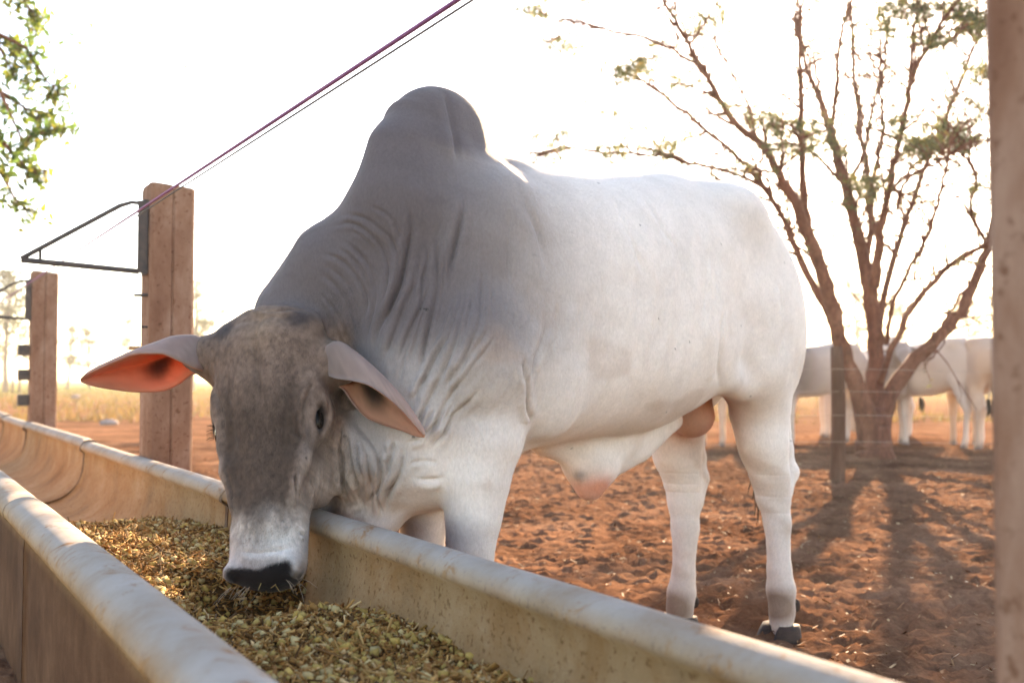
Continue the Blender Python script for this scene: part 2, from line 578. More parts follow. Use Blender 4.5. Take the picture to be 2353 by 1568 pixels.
    S.loft(hp, [H_N] * 8, [.06, .085, .093, .093, .082, .072, .062, .05], [.095, .124, .127, .114, .096, .078, .070, .066], k=.035, p=2.35,
           a2=[.07, .10, .13, .135, .115, .085, .065, .05])
    for s in (1, -1):
        S.ell(HP(.090 * s, .030, .004), (.027, .027, .022), .03)                                    # polled horn base
        S.ell(HP(.093 * s, EYE_T - .005, -.012), (.04, .04, .05), .03, axes=(H_S, H_N, H_D))          # orbit
        S.ell(HP(.064 * s, .30, -.125), (.035, .07, .10), .04, axes=(H_S, H_N, H_D))                  # jaw
        S.ell(HP(.098 * s, .115, -.075), (.04, .04, .045), .035)                                     # ear base
    S.chain([HP(.095, .10, -.07), K(775, 838, 2.26), K(795, 846, 2.24)], [.045, .040, .028], .03)
    S.chain([HP(-.095, .10, -.07), K(478, 822, 2.31), K(445, 815, 2.31)], [.045, .040, .028], .03)
    S.loft([HP(0, .48, .0), HP(0, .545, -.004), HP(0, .568, -.01)], [H_N] * 3, [.05, .048, .026], [.072, .073, .044], k=.03, p=2.2, a2=[.06, .06, .035])
    S.ell(HP(0, .553, -.052), (.046, .04, .026), .03, axes=(H_S, H_N, H_D))                            # chin
    for s in (1, -1):
        S.ell(HP(.100 * s, EYE_T - .052, .012), (.020, .018, .030), .03, axes=(H_S, H_N, H_D))        # brow
        S.chain([HP(.094 * s, .285, .006), HP(.080 * s, .34, .018), HP(.060 * s, .42, .030)], [.018, .016, .012], .025)   # cheek ridge
        S.ell(HP(.064 * s, .558, .030), (.016, .022, .020), .02, axes=(H_S, H_N, H_D))                # nostril wing
    for s in (1, -1):
        c, out, side = eye_frame(s)
        S.ell(c + out * .017, (.0112, .0255, .020), .010, 'cut', axes=(side, H_D, out))               # eyelid opening
        S.cone(HP(.061 * s, .562, .052), HP(.051 * s, .590, .026), .010, .009, .012, 'cut')           # nostril
    return S

# ------------------------------------------------------------ ground
T_DIR = np.array([-.515, .857, 0.0]); T_DIR /= np.linalg.norm(T_DIR)          # along the trough, away from the camera
Q_DIR = np.array([.857, .515, 0.0]); Q_DIR /= np.linalg.norm(Q_DIR)           # across it, towards the bull


def axis(a, b, step, lo, hi, grow=1.12):
    mid = list(np.arange(a, b + step / 2, step))
    s, p, left = step, a, []
    while p > lo: s *= grow; p -= s; left.append(p)
    s, p, right = step, b, []
    while p < hi: s *= grow; p += s; right.append(p)
    return np.array(left[::-1] + mid + right)


def ground_z(X, Y):
    w = np.clip(1.25 - .035 * np.maximum(np.abs(Y) - 5, 0), .25, 1)
    n1 = fbm(X * 1.1, Y * 1.1, 3, 3) - .5
    r = 1 - np.abs(2 * fbm(X * 9.5 + .6 * n1, Y * 12.5, 3, 11) - 1)
    n2 = fbm(X * 24, Y * 29, 3, 21) - .5
    z = .08 * n1 + .042 * (r - .72) * w + .040 * n2 * w + .024 * (fbm(X * 37, Y * 40, 2, 33) - .5) * w
    return z * np.clip(1.6 - .02 * np.hypot(X, Y), .12, 1)


gx = axis(-2.2, 5.6, .021, -255, 255); gy = axis(2.4, 12.6, .021, -35, 410)
GX, GY = np.meshgrid(gx, gy, indexing='ij')
GZ = ground_z(GX, GY)
nx, ny = len(gx), len(gy)
ii = (np.arange(nx - 1)[:, None] * ny + np.arange(ny - 1)[None, :]).ravel()
GF = np.stack([ii, ii + ny, ii + ny + 1, ii + 1], 1)
m, nt, b = mat('red_earth', 1.0, 0.0)
v = coords(nt, 'Object')
dirt = ramp(nt, noise(nt, 1.4, 8, .7, v), [(.25, (.072, .033, .0185)), (.5, (.148, .075, .044)), (.75, (.235, .135, .085))])
dirt = mix(nt, .75, dirt, ramp(nt, noise(nt, .9, 5, .7, v, .4), [(.40, (.55, .52, .5)), (.55, (1.08, 1.08, 1.08))]), 'MULTIPLY')
dirt = mix(nt, .5, dirt, ramp(nt, noise(nt, 60, 4, .7, v), [(.3, (.55, .52, .5)), (.7, (1.35, 1.3, 1.25))]), 'MULTIPLY')
straw = ramp(nt, noise(nt, .35, 7, .7, v), [(.3, (.11, .062, .025)), (.5, (.17, .10, .04)), (.7, (.20, .10, .045))])
green = ramp(nt, noise(nt, .25, 6, .7, v), [(.35, (.17, .115, .04)), (.6, (.085, .105, .018))])
sep = node(nt, 'ShaderNodeSeparateXYZ'); nt.links.new(v, sep.inputs[0])
wob = node(nt, 'ShaderNodeMath', operation='MULTIPLY_ADD'); nt.links.new(noise(nt, .22, 5, .65, v), wob.inputs[0]); wob.inputs[1].default_value = 14
nt.links.new(sep.outputs[1], wob.inputs[2])


def band(a, c):
    r = node(nt, 'ShaderNodeMapRange', i_From_Min=a, i_From_Max=c); nt.links.new(wob.outputs[0], r.inputs[0]); return r.outputs[0]


cc = mix(nt, band(34, 52), dirt, straw)
cc = mix(nt, band(56, 74), cc, green)
nt.links.new(cc, b.inputs['Base Color'])
bump(nt, b, noise(nt, 45, 6, .7, v), .5, .02)
ground = mesh_obj('ground', np.stack([GX, GY, GZ], -1).reshape(-1, 3), GF, m)
tag(ground, 'trampled red earth of the corral running out to dry pasture', kind='structure')

# litter on the ground: straw flecks and clods
rng = np.random.default_rng(5)
n = 8000
y = 2.2 + 10 * rng.random(n)**1.4; x = rng.uniform(-.35, .62, n) * y + .3
z = ground_z(x, y)
P = np.stack([x, y, z + .004], 1)
ang = rng.uniform(0, pi, n); L = .003 + .015 * rng.random(n)**2.5; W = rng.uniform(.0012, .0045, n)
D = np.stack([np.cos(ang), np.sin(ang), rng.normal(0, .35, n)], 1); E = np.stack([-np.sin(ang), np.cos(ang), rng.normal(0, .4, n)], 1)
V = np.stack([P - D * L[:, None] - E * W[:, None], P + D * L[:, None] - E * W[:, None], P + D * L[:, None] + E * W[:, None], P - D * L[:, None] + E * W[:, None]], 1)
F = np.arange(4 * n).reshape(n, 4)
cl = np.array([(.38, .26, .14), (.24, .12, .055), (.55, .46, .34), (.13, .055, .025)])[rng.choice(4, n, p=[.20, .38, .02, .40])] * rng.uniform(.7, 1.2, (n, 1))
o = mesh_obj('straw_litter', V.reshape(-1, 3), F, tinted('straw_litter', .7, .1), smooth=False, colors=np.repeat(cl, 4, 0))
tag(o, 'pale straw and dung flecks strewn over the trampled red earth', 'litter', kind='stuff')
# dry grass of the far pasture
n = 26000
y = 19 + 70 * rng.random(n)**1.6; x = rng.uniform(-.62, .62, n) * y
keep = fbm(x * .25, y * .25, 3, 40) > .47
x, y = x[keep], y[keep]; n = len(x)
P = np.stack([x, y, ground_z(x, y) - .01], 1)
h = rng.uniform(.05, .22, n); a = rng.uniform(0, 2 * pi, n); w = .012 + .0006 * y
D = np.stack([np.cos(a), np.sin(a), 0 * a], 1) * w[:, None]
tip = P + np.stack([rng.normal(0, .05, n), rng.normal(0, .05, n), h], 1)
V = np.stack([P - D, P + D, tip], 1).reshape(-1, 3)
g = np.clip((y - 22) / 45 + rng.normal(0, .25, n), 0, 1)[:, None]
cl = (np.array([.14, .085, .03]) * (1 - g) + np.array([.085, .10, .016]) * g) * rng.uniform(.7, 1.25, (n, 1))
o = mesh_obj('pasture_grass', V, np.arange(3 * n).reshape(n, 3), tinted('pasture_grass', .7, .2, .4), smooth=False, colors=np.repeat(cl, 3, 0))
tag(o, 'short dry grass tufts of the pasture beyond the corral', 'grass', kind='stuff')

# ------------------------------------------------------------ concrete feed trough
Q_NEAR, Q_FAR, Z_LIP, R_LIP = .322, .815, .469, .030


def TQ(s, q, z):
    """trough coordinates: s along (away from the camera), q across, z up"""
    return T_DIR * s + Q_DIR * q + np.array([0, 0, z])


def trough_outline():
    """closed cross-section (q, z): a U with rounded lips"""
    qc = (Q_NEAR + Q_FAR) / 2; hw = (Q_FAR - Q_NEAR) / 2
    P = []
    ri = hw - .012; zb = .215
    for k in range(23):                                       # inner surface, far side to near side
        t = -1 + 2 * k / 22
        q = qc - ri * math.copysign(abs(math.sin(t * pi / 2))**.72, t)
        z = zb + (Z_LIP - .02 - zb) * (1 - max(0, math.cos(t * pi / 2))**.80)
        P.append((q, z))
    for k in range(1, 14):                                    # near lip
        a = -.35 + (pi + .95) * k / 14
        P.append((Q_NEAR - .020 + .048 * math.cos(a), Z_LIP - .006 + .036 * math.sin(a)))
    ow = hw + .016
    for z in (.415, .37, .28, .18, .09, -.05): P.append((qc - ow - .004 * (z < .4), z))      # outer face, down into the ground
    P.append((qc, -.05))
    for z in (-.05, .09, .18, .28, .37, .415): P.append((qc + ow + .004 * (z < .4), z))
    for k in range(1, 14):                                    # far lip
        a = -.60 + (pi + .95) * k / 14
        P.append((Q_FAR + .008 + .038 * math.cos(a), Z_LIP - .004 + .033 * math.sin(a)))
    return P


m, nt, b = mat('trough_concrete', .85, .10)
v = coords(nt, 'Object')
c1 = ramp(nt, noise(nt, 5, 8, .7, v), [(.3, (.26, .165, .085)), (.5, (.37, .225, .105)), (.72, (.45, .305, .170))])
c2 = ramp(nt, noise(nt, 3.2, 6, .75, v, .6), [(.42, (1, 1, 1)), (.62, (.82, .66, .5))])
cc = mix(nt, .8, c1, c2, 'MULTIPLY')
sp = ramp(nt, noise(nt, 95, 3, .6, v), [(.33, (.45, .36, .28)), (.44, (1, 1, 1))])
cc = mix(nt, .7, cc, sp, 'MULTIPLY')
sep = node(nt, 'ShaderNodeSeparateXYZ'); nt.links.new(v, sep.inputs[0])
lipm = node(nt, 'ShaderNodeMapRange', i_From_Min=.455, i_From_Max=.492); nt.links.new(sep.outputs[2], lipm.inputs[0])
lipc = ramp(nt, noise(nt, 5, 8, .72, v, .2), [(.34, (.235, .175, .13)), (.50, (.275, .238, .205)), (.68, (.32, .285, .255))])
rust = ramp(nt, noise(nt, 13, 6, .75, v, .5), [(.56, (0, 0, 0)), (.66, (1, 1, 1))])
lipc = mix(nt, rust, lipc, (.22, .115, .06, 1))
cc = mix(nt, lipm.outputs[0], cc, lipc)
vc_ = node(nt, 'ShaderNodeVertexColor', layer_name='tint')
cc = mix(nt, vc_.outputs[0], cc, ramp(nt, noise(nt, 4, 8, .7, v), [(.3, (.050, .021, .010)), (.5, (.092, .041, .020)), (.72, (.15, .075, .040))]))
nt.links.new(cc, b.inputs['Base Color'])
bump(nt, b, noise(nt, 60, 8, .75, v), .55, .005)
M_TROUGH = m
trough = empty('feed_trough', tuple(TQ(0, (Q_NEAR + Q_FAR) / 2, 0)))
tag(trough, 'long pale concrete feed trough with rounded lips running past the bull', 'trough')
outline = trough_outline()
SEC = 2.36
S_FIRST = 4.37 / .857 + .815 * .515 / .857 - .40
org = np.array(trough.location)


def sweep(name, s0, s1, dz=0.0, grow=0.0, parent=trough, m=M_TROUGH, step=.12):
    ns = max(2, int((s1 - s0) / step) + 1); npt = len(outline)
    qc = (Q_NEAR + Q_FAR) / 2; hw_ = (Q_FAR - Q_NEAR) / 2
    V = []; C = []
    for i in range(ns):
        s = s0 + (s1 - s0) * i / (ns - 1)
        for k, (q, z) in enumerate(outline):
            wob = .0014 * (float(fbm(np.array(s * 2.3), np.array(k * .21), 3, 77)) - .5)
            e = .006 if i in (0, ns - 1) else 0
            mud = float(sstep(.44, .36, np.array(z)) * (abs(q - qc) > hw_ + .008)); C.append((mud, mud, mud))
            V.append(TQ(s, q + (q - qc) * (grow - e * .3) + wob, z + dz + wob - e * .4) - org)
    F = []
    for i in range(ns - 1):
        for k in range(npt):
            k2 = (k + 1) % npt
            F.append((i * npt + k, i * npt + k2, (i + 1) * npt + k2, (i + 1) * npt + k))
    F.append(tuple(range(npt))); F.append(tuple((ns - 1) * npt + k for k in range(npt - 1, -1, -1)))
    return mesh_obj(name, V, F, m, parent, True, np.array(C))


m_gap = noisy('joint_mortar', [(.3, (.10, .06, .035)), (.7, (.19, .12, .075))], 20)
joints = [S_FIRST - 2 * SEC, S_FIRST - SEC, S_FIRST, S_FIRST + SEC * .98, S_FIRST + SEC * 1.62]
ends = [S_FIRST - 3 * SEC] + joints + [S_FIRST + SEC * 2.6]
for i in range(len(ends) - 1):
    dz = [0, .002, 0, .010, .004, .020][i]
    gr = [0, .0, .0, .022, .012, .03][i]
    sweep('trough_section', ends[i] + .007, ends[i + 1] - .007, dz, gr)
for s in joints:
    sweep('mortar_joint', s - .012, s + .012, -.004, -.01, m=m_gap, step=.02)
# ------------------------------------------------------------ feed in the trough
rng = np.random.default_rng(11)


def feed_z(s, q):
    far = sstep(3.80, 3.15, s)                          # where the heap ends, up the trough
    gap = np.exp(-((s - 2.02) / .15)**4) * sstep(.46, .62, q)  # eaten down to the concrete under the muzzle
    edge = sstep(.46, .75, np.abs(q - .57) / .246)
    n = fbm(s * 7, q * 7, 3, 50) - .5
    z = .372 + .035 * n + .012 * np.sin(s * 3.1) - .015 * edge
    z = z * far + (.18) * (1 - far)
    return z - .15 * gap


sg = np.arange(-.2, 3.95, .022); qg = np.linspace(.335, .805, 30)
SGr, QGr = np.meshgrid(sg, qg, indexing='ij')
ZGr = feed_z(SGr, QGr) + .012 * (fbm(SGr * 60, QGr * 60, 2, 61) - .5)
Vf = T_DIR * SGr[..., None] + Q_DIR * QGr[..., None] + np.array([0, 0, 1.0]) * ZGr[..., None]
a, c = len(sg), len(qg)
ii = (np.arange(a - 1)[:, None] * c + np.arange(c - 1)[None, :]).ravel()
Ff = np.stack([ii, ii + 1, ii + c + 1, ii + c], 1)
V_all = [Vf.reshape(-1, 3)]; F_all = [Ff]; C_all = [np.tile((.08, .042, .014), (a * c, 1))]
n = 52000
s = rng.uniform(.9, 3.75, n); q = rng.uniform(.36, .80, n)
k0 = feed_z(s, q) > .235
s, q = s[k0], q[k0]; n = len(s)
P = T_DIR * s[:, None] + Q_DIR * q[:, None] + np.array([0, 0, 1.0]) * (feed_z(s, q) + rng.uniform(-.004, .014, n))[:, None]
kind = rng.choice(3, n, p=[.66, .24, .10])
d = rng.normal(size=(n, 3)) * np.array([1, 1, .45]); d /= np.linalg.norm(d, axis=1)[:, None]
e = rng.normal(size=(n, 3)); e -= (e * d).sum(1)[:, None] * d; e /= np.linalg.norm(e, axis=1)[:, None]
f = np.cross(d, e)
hl = np.choose(kind, [.0020 + .011 * rng.random(n)**2.2, .005 + .026 * rng.random(n)**2.0, rng.uniform(.0028, .0075, n)])
hw_ = np.choose(kind, [.0013 + .0048 * rng.random(n)**1.5, rng.uniform(.0006, .0020, n), hl * rng.uniform(.7, 1, n)])
ht = np.choose(kind, [rng.uniform(.0004, .0012, n), hw_ * .7, hl * rng.uniform(.55, .9, n)])
big = rng.random(n) < .012
hl[big] *= 1.7; hw_[big] *= 1.6
sg8 = np.array([(x, y, z) for x in (-1, 1) for y in (-1, 1) for z in (-1, 1)], float)
tap = rng.uniform(.5, 1.0, (n, 1, 1))
sc8 = np.where(sg8[None, :, 0:1] > 0, tap, 1.0)
V8 = (P[:, None, :] + sg8[None, :, 0:1] * d[:, None, :] * hl[:, None, None]
      + sg8[None, :, 1:2] * e[:, None, :] * hw_[:, None, None] * sc8
      + sg8[None, :, 2:3] * f[:, None, :] * ht[:, None, None] * sc8)
V8 += rng.normal(0, .0004, V8.shape)
bf = np.array([(0, 1, 3, 2), (4, 6, 7, 5), (0, 4, 5, 1), (2, 3, 7, 6), (0, 2, 6, 4), (1, 5, 7, 3)])
F8 = (np.arange(n)[:, None, None] * 8 + bf[None]).reshape(-1, 4)
pal = np.array([(.37, .180, .050), (.25, .112, .030), (.49, .28, .095), (.12, .057, .018), (.56, .37, .17), (.27, .145, .04)])
cl = pal[rng.choice(6, n, p=[.26, .22, .16, .16, .07, .13])]
cl = np.where((kind == 2)[:, None], np.array([(.42, .27, .07), (.46, .34, .15), (.36, .24, .07)])[rng.choice(3, n)], cl) * rng.uniform(.7, 1.2, (n, 1))
V_all.append(V8.reshape(-1, 3)); F_all.append(F8 + len(V_all[0])); C_all.append(np.repeat(cl, 8, 0))
feed = mesh_obj('cattle_feed', np.concatenate(V_all), np.concatenate(F_all), tinted('cattle_feed', .75, .12), smooth=False, colors=np.concatenate(C_all))
tag(feed, 'chopped maize silage and grain heaped in the concrete trough', 'feed', kind='stuff')

# ------------------------------------------------------------ concrete posts beside the trough
m, nt, b = mat('post_concrete', .9, .08)
v = coords(nt, 'Object', (1, 1, .35))
c1 = ramp(nt, noise(nt, 7, 7, .7, v, .3), [(.28, (.125, .056, .033)), (.5, (.205, .112, .074)), (.72, (.30, .20, .15))])
sp = ramp(nt, noise(nt, 55, 3, .6, coords(nt, 'Object')), [(.30, (.5, .38, .30)), (.42, (1, 1, 1))])
cc = mix(nt, .8, c1, sp, 'MULTIPLY')
nt.links.new(cc, b.inputs['Base Color'])
bump(nt, b, noise(nt, 70, 5, .7, coords(nt, 'Object')), .35, .004)
M_POST = m
M_STEEL = noisy('dark_steel', [(.35, (.020, .017, .016)), (.7, (.060, .038, .030))], 30, .6, .2, .002, 120, spec=.5)
M_GROOVE = noisy('groove_grime', [(.35, (.12, .065, .04)), (.7, (.22, .13, .085))], 18)


def post_outline(w):
    h = w / 2; c = .014; g = .006
    return [(-h + c, -h), (-g, -h), (0, -h + .009), (g, -h), (h - c, -h), (h, -h + c), (h, h - c), (h - c, h), (-h + c, h), (-h, h - c), (-h, -h + c)]


def post(center, top, label, w=.165, arm=True, pegs=(), cap=True):
    t = empty('concrete_post', (float(center[0]), float(center[1]), 0.0))
    tag(t, label, 'post', 'concrete posts along the feed trough')
    X = Q_DIR; Y = T_DIR
    ol = post_outline(w)
    zs = list(np.linspace(-.05, top - .015, 14)) + [top]
    V = []; F = []; n_ = len(ol)
    for i, z in enumerate(zs):
        sc = .955 if i == len(zs) - 1 else 1.0
        for k, (a_, b_) in enumerate(ol):
            wb = .0022 * (random.random() - .5)
            # the camera side (-T) carries the groove; top is skewed a little
            V.append(X * (a_ * sc + wb) + Y * (b_ * sc + wb) + np.array([0, 0, z - (.012 * (a_ / w) if i == len(zs) - 1 else 0)]))
    for i in range(len(zs) - 1):
        for k in range(n_):
            k2 = (k + 1) % n_
            F.append((i * n_ + k, i * n_ + k2, (i + 1) * n_ + k2, (i + 1) * n_ + k))
    F.append(tuple((len(zs) - 1) * n_ + k for k in range(n_)))
    sh = mesh_obj('post_shaft', V, F, M_POST, t, smooth=False)
    bv = sh.modifiers.new('bevel', 'BEVEL'); bv.width = .003; bv.segments = 2; bv.limit_method = 'ANGLE'
    return t


def bracket(t, w, z1, z0, reach, zbar):
    """steel triangle bolted to the trough side of the post"""
    br = None
    X = -Q_DIR; Y = T_DIR; Zv = np.array([0, 0, 1.0])
    y0 = -.035
    mb = MB(); mb.box(X * (w / 2 + .010) + Y * y0 + Zv * (z1 + z0) / 2, .018, .045, z1 - z0, X, Y)
    mb.box(X * (w / 2 + .022) + Y * (y0 - .020) + Zv * (z1 + z0) / 2, .036, .006, z1 - z0 - .01, X, Y)
    br = mb.build('bracket', M_STEEL, t, bevel=.002)
    A = X * (w / 2 + .03) + Y * y0; tip = X * (w / 2 + reach) + Y * y0 + Zv * zbar
    mb = MB()
    mb.tube([A + Zv * (z0 + .012), tip], .0105, 6)
    mb.build('lower_arm', M_STEEL, br)
    mb = MB()
    mb.tube([A + Zv * (z1 - .012), A + X * .03 + Zv * (z1 - .012), A + X * .07 + Zv * (z1 - .028), tip + Zv * .004], [.007, .007, .0085, .0085], 6)
    mb.build('brace', M_STEEL, br)
    mb = MB(); c = tip - X * .062
    mb.tube([c, c + Zv * (.062 * (z1 - zbar) / reach + .01)], .006, 6)
    mb.build('strut', M_STEEL, br)
    mb = MB()
    M_Z = noisy('zinc_bolt', [(.3, (.45, .43, .4)), (.7, (.6, .58, .55))], 60, .4, 0)
    for zz in (z1 - .02, (z1 + z0) / 2, z0 + .02):
        mb = MB(); mb.tube([X * (w / 2 + .020) + Y * y0 + Zv * zz, X * (w / 2 + .030) + Y * y0 + Zv * zz], .008, 6); mb.build('bolt', M_Z, br)

    # wire eye under the brace
    e = A + (tip - A) * .27 + Zv * (z1 - .02 - (z1 - zbar) * .27 - .020)
    mb = MB(); mb.tube([e + X * .013 * cos(a) + Zv * .013 * sin(a) for a in np.linspace(0, 2 * pi, 17)], .0022, 5, False)
    mb.build('wire_eye', M_STEEL, br)
    return br


def Qline(y): return np.array([(.92 / .857) - .6009 * y, y, 0.0])


P1, P2, P3 = Qline(3.97), Qline(7.06), Qline(.899)
po1 = post(P1, 1.515, 'tall weathered concrete post beside the bull\'s head, carrying the black steel bracket')
bracket(po1, .165, 1.455, 1.175, .43, 1.207)
po2 = post(P2, 1.507, 'farther concrete post down the trough, standing below the tip of the steel bracket')
bracket(po2, .165, 1.455, 1.175, .43, 1.207)
po3 = post(P3, 2.05, 'close blurred concrete post filling the edge of the view beside the tree', w=.17)


def peg(t, z, L, thick, m, w=.165, y=-.05, droop=0.0):
    mb = MB(); X = -Q_DIR
    mb.tube([X * (w / 2 - .01) + T_DIR * y + np.array([0, 0, z]), X * (w / 2 + L) + T_DIR * y + np.array([0, 0, z - droop])], [thick, thick * .8], 7)
    return mb.build('peg', m, t)


M_WOODPEG = noisy('peg_wood', [(.3, (.20, .10, .05)), (.7, (.34, .19, .10))], 25)
peg(po1, 1.10, .05, .007, M_STEEL, droop=.004); peg(po1, .98, .022, .005, M_STEEL)
peg(po1, .90, .065, .008, M_WOODPEG)
for z in (.98, .815, .645):
    mb = MB(); mb.box(-Q_DIR * (.165 / 2 + .035) + np.array([0, 0, z]), .075, .06, .075, Q_DIR, T_DIR)
    mb.build('mounting_block', M_STEEL, po2, bevel=.006)
mb = MB(); mb.tube([-Q_DIR * .0 - T_DIR * .08 + np.array([0, 0, .742]) - Q_DIR * .02, -T_DIR * .112 + np.array([0, 0, .74]) - Q_DIR * .02], [.010, .008], 8)
mb.build('bolt', M_STEEL, po3)
for z in (.775, 1.05):
    mb = MB(); mb.tube([T_DIR * .085 + np.array([0, 0, z]), T_DIR * .11 + np.array([0, 0, z])], .007, 7); mb.build('bolt', M_STEEL, po1)

# cable and wire strung along the bracket tips, parallel to the trough
def strung(name, q, z, r, s0, s1, m, label, sag=0.0, cat='cable'):
    mb = MB()
    pts = [TQ(s, q, z - sag * (1 - ((s - s0) / (s1 - s0) * 2 - 1)**2)) for s in np.linspace(s0, s1, 24)]
    mb.tube(pts, r, 8)
    return tag(mb.build(name, m, None, True), label, cat)


M_CABLE = noisy('cable_jacket', [(.3, (.15, .045, .13)), (.7, (.22, .075, .19))], 30, .5, 0)  # mauve lens fringing is painted in as the cable's colour
strung('power_cable', .737, 1.362, .0042, -1.2, 11.0, M_CABLE, 'thick cable, tinted mauve like lens fringing, running up over the post bracket across the white sky')
strung('fence_wire', .721, 1.335, .0022, -1.2, 11.0, M_STEEL, 'thin dark wire strung just below the thick cable across the sky', cat='wire')

# ------------------------------------------------------------ the bare acacia-like tree behind the fence
M_BARK = noisy('tree_bark', [(.3, (.085, .034, .021)), (.55, (.16, .068, .043)), (.78, (.24, .13, .09))], 6, .9, .6, .012, 26, (1, 1, .4), fine=(35, .6))
M_LEAF = tinted('small_leaf', .6, .25, .5)
TREE_Y = 10.4
rng = np.random.default_rng(21)


def limb(mb, pts, dy0=0.0, dy1=0.0, base=None, n=9):
    """pts: (x, y, width) of the frame; depth drifts from dy0 to dy1; returns the 3-D line and radii"""
    pts = np.array(pts, float)
    t = np.r_[0, np.cumsum(np.hypot(np.diff(pts[:, 0]), np.diff(pts[:, 1])))]; t /= t[-1]
    tt = np.linspace(0, 1, max(5, int(len(pts) * 4)))
    x, y, w = (hermite(t, pts[:, k], tt) for k in range(3))
    P = np.array([at(a, b, TREE_Y + dy0 + (dy1 - dy0) * c) for a, b, c in zip(x, y, tt)])
    if base is not None: P[0] = base
    P[1:-1] += rng.normal(0, .008, (len(P) - 2, 3))
    r = (w * .82 + 4.6 * np.exp(-w / 12)) / 2 / F_PX * P[:, 1]
    r = r * (1 + .06 * np.sin(np.arange(len(r)) * 1.7))
    mb.tube(P, r, n)
    return P, r


tree = empty('acacia_tree', tuple(float(c) for c in at(2008, 1056, TREE_Y) * np.array([1, 1, 0])))
tag(tree, 'spreading bare-branched tree with several reddish limbs and sparse leaves behind the wire fence', 'tree')
torg = np.array(tree.location)


def place(mb): mb.v = [tuple(np.array(p) - torg) for p in mb.v]; return mb


skel = []
mb = MB()
skel0 = limb(mb, [(2010, 1085, 150), (2008, 1050, 108), (2006, 1010, 92), (2007, 975, 82), (2009, 940, 52)], n=14)
tr = place(mb).build('trunk', M_BARK, tree, True)
LIMBS = [
    # main limbs: points, depth drift
    ([(2000, 1030, 74), (1990, 960, 62), (1966, 885, 49), (1935, 800, 44), (1910, 690, 42), (1880, 600, 40), (1858, 540, 36), (1830, 475, 30), (1790, 400, 25), (1745, 330, 21), (1700, 295, 19), (1660, 240, 15), (1615, 160, 12), (1560, 60, 9), (1500, -40, 5)], 0, -1.2),
    ([(1925, 760, 26), (1885, 685, 24), (1835, 590, 20), (1800, 505, 15), (1755, 430, 13), (1700, 365, 11), (1620, 300, 9), (1550, 240, 8), (1480, 190, 6), (1420, 160, 4)], -.2, .9),
    ([(1860, 545, 26), (1848, 480, 24), (1842, 380, 18), (1840, 250, 14), (1836, 150, 10), (1842, 40, 6), (1845, -60, 4)], -.3, -.9),
    ([(2008, 1030, 84), (2010, 945, 62), (2012, 800, 46), (2000, 680, 42), (1985, 600, 38), (1966, 520, 33), (1944, 430, 32), (1920, 350, 28), (1903, 290, 24), (1880, 225, 14), (1850, 150, 9), (1830, 60, 6)], .1, .8),
    ([(1908, 300, 18), (1920, 220, 9), (1926, 120, 8), (1945, 40, 6), (1962, -20, 4)], .7, .4),
    ([(1903, 295, 12), (1888, 230, 8), (1874, 170, 6), (1868, 120, 4)], .7, 1.2),
    ([(2008, 660, 34), (2018, 600, 27), (2022, 530, 24), (2040, 450, 18), (2060, 350, 15), (2078, 260, 14), (2086, 205, 15), (2130, 110, 12), (2170, 45, 9), (2220, -40, 6)], .1, -.9),
    ([(2086, 210, 8), (2094, 110, 7), (2108, 0, 6), (2115, -60, 4)], -.6, -.4),
    ([(2018, 560, 12), (2002, 460, 10), (2010, 385, 9), (2030, 300, 8), (2022, 210, 6), (2020, 120, 5)], 0, .9),
    ([(2014, 1035, 78), (2024, 960, 60), (2050, 895, 47), (2095, 835, 42), (2150, 780, 36), (2195, 735, 34), (2240, 640, 29), (2272, 560, 25), (2300, 470, 20), (2335, 380, 16), (2380, 260, 11), (2420, 130, 7)], 0, .9),
    ([(2020, 880, 20), (2044, 815, 18), (2078, 735, 17), (2130, 660, 16), (2200, 600, 14), (2268, 562, 12), (2330, 520, 9)], -.3, -1.1),
    ([(2035, 790, 12), (2052, 700, 11), (2090, 615, 10), (2130, 540, 9), (2160, 440, 7), (2172, 380, 5), (2190, 300, 4)], -.2, -1.3),
    ([(2060, 480, 8), (2080, 420, 7), (2120, 390, 6), (2190, 350, 5), (2250, 310, 3)], -.4, -1.4),
    ([(1840, 595, 8), (1795, 560, 7), (1740, 490, 6), (1690, 445, 4), (1630, 395, 3)], -.3, -1.1),
    ([(1745, 335, 8), (1720, 250, 6), (1690, 180, 4), (1640, 90, 3)], -.6, -.2),
    ([(1660, 245, 7), (1600, 150, 6), (1500, 95, 5), (1410, 70, 4), (1300, 45, 3)], -.9, -1.5),
    ([(1755, 430, 9), (1680, 398, 8), (1600, 378, 7), (1520, 358, 6), (1400, 352, 5), (1290, 338, 4), (1235, 355, 3)], .4, -.4),
    ([(1945, 435, 10), (1900, 380, 8), (1860, 345, 6), (1800, 330, 4), (1740, 335, 3)], .3, 1.3),
    ([(2040, 450, 8), (2100, 380, 7), (2160, 330, 5), (2230, 290, 3)], -.2, .8),
    ([(2130, 110, 8), (2170, 100, 7), (2220, 60, 5), (2280, 40, 3)], -.7, -.2),
    ([(1944, 430, 12), (1985, 350, 9), (2000, 260, 7), (2030, 160, 5), (2040, 40, 4)], .3, 1.6),
    ([(2240, 640, 10), (2200, 690, 7), (2160, 760, 5), (2148, 800, 3)], .4, .1),
    ([(2268, 560, 10), (2230, 480, 8), (2240, 400, 6), (2200, 340, 4)], .4, -.5),
    # limbs that lean away from and towards the yard
    ([(2006, 800, 26), (1990, 640, 20), (2000, 480, 16), (1975, 300, 12), (1960, 120, 8), (1950, -40, 5)], .3, 3.0),
    ([(2012, 780, 24), (2040, 640, 18), (2090, 480, 14), (2180, 250, 9), (2260, 60, 5)], .2, 2.6),
]
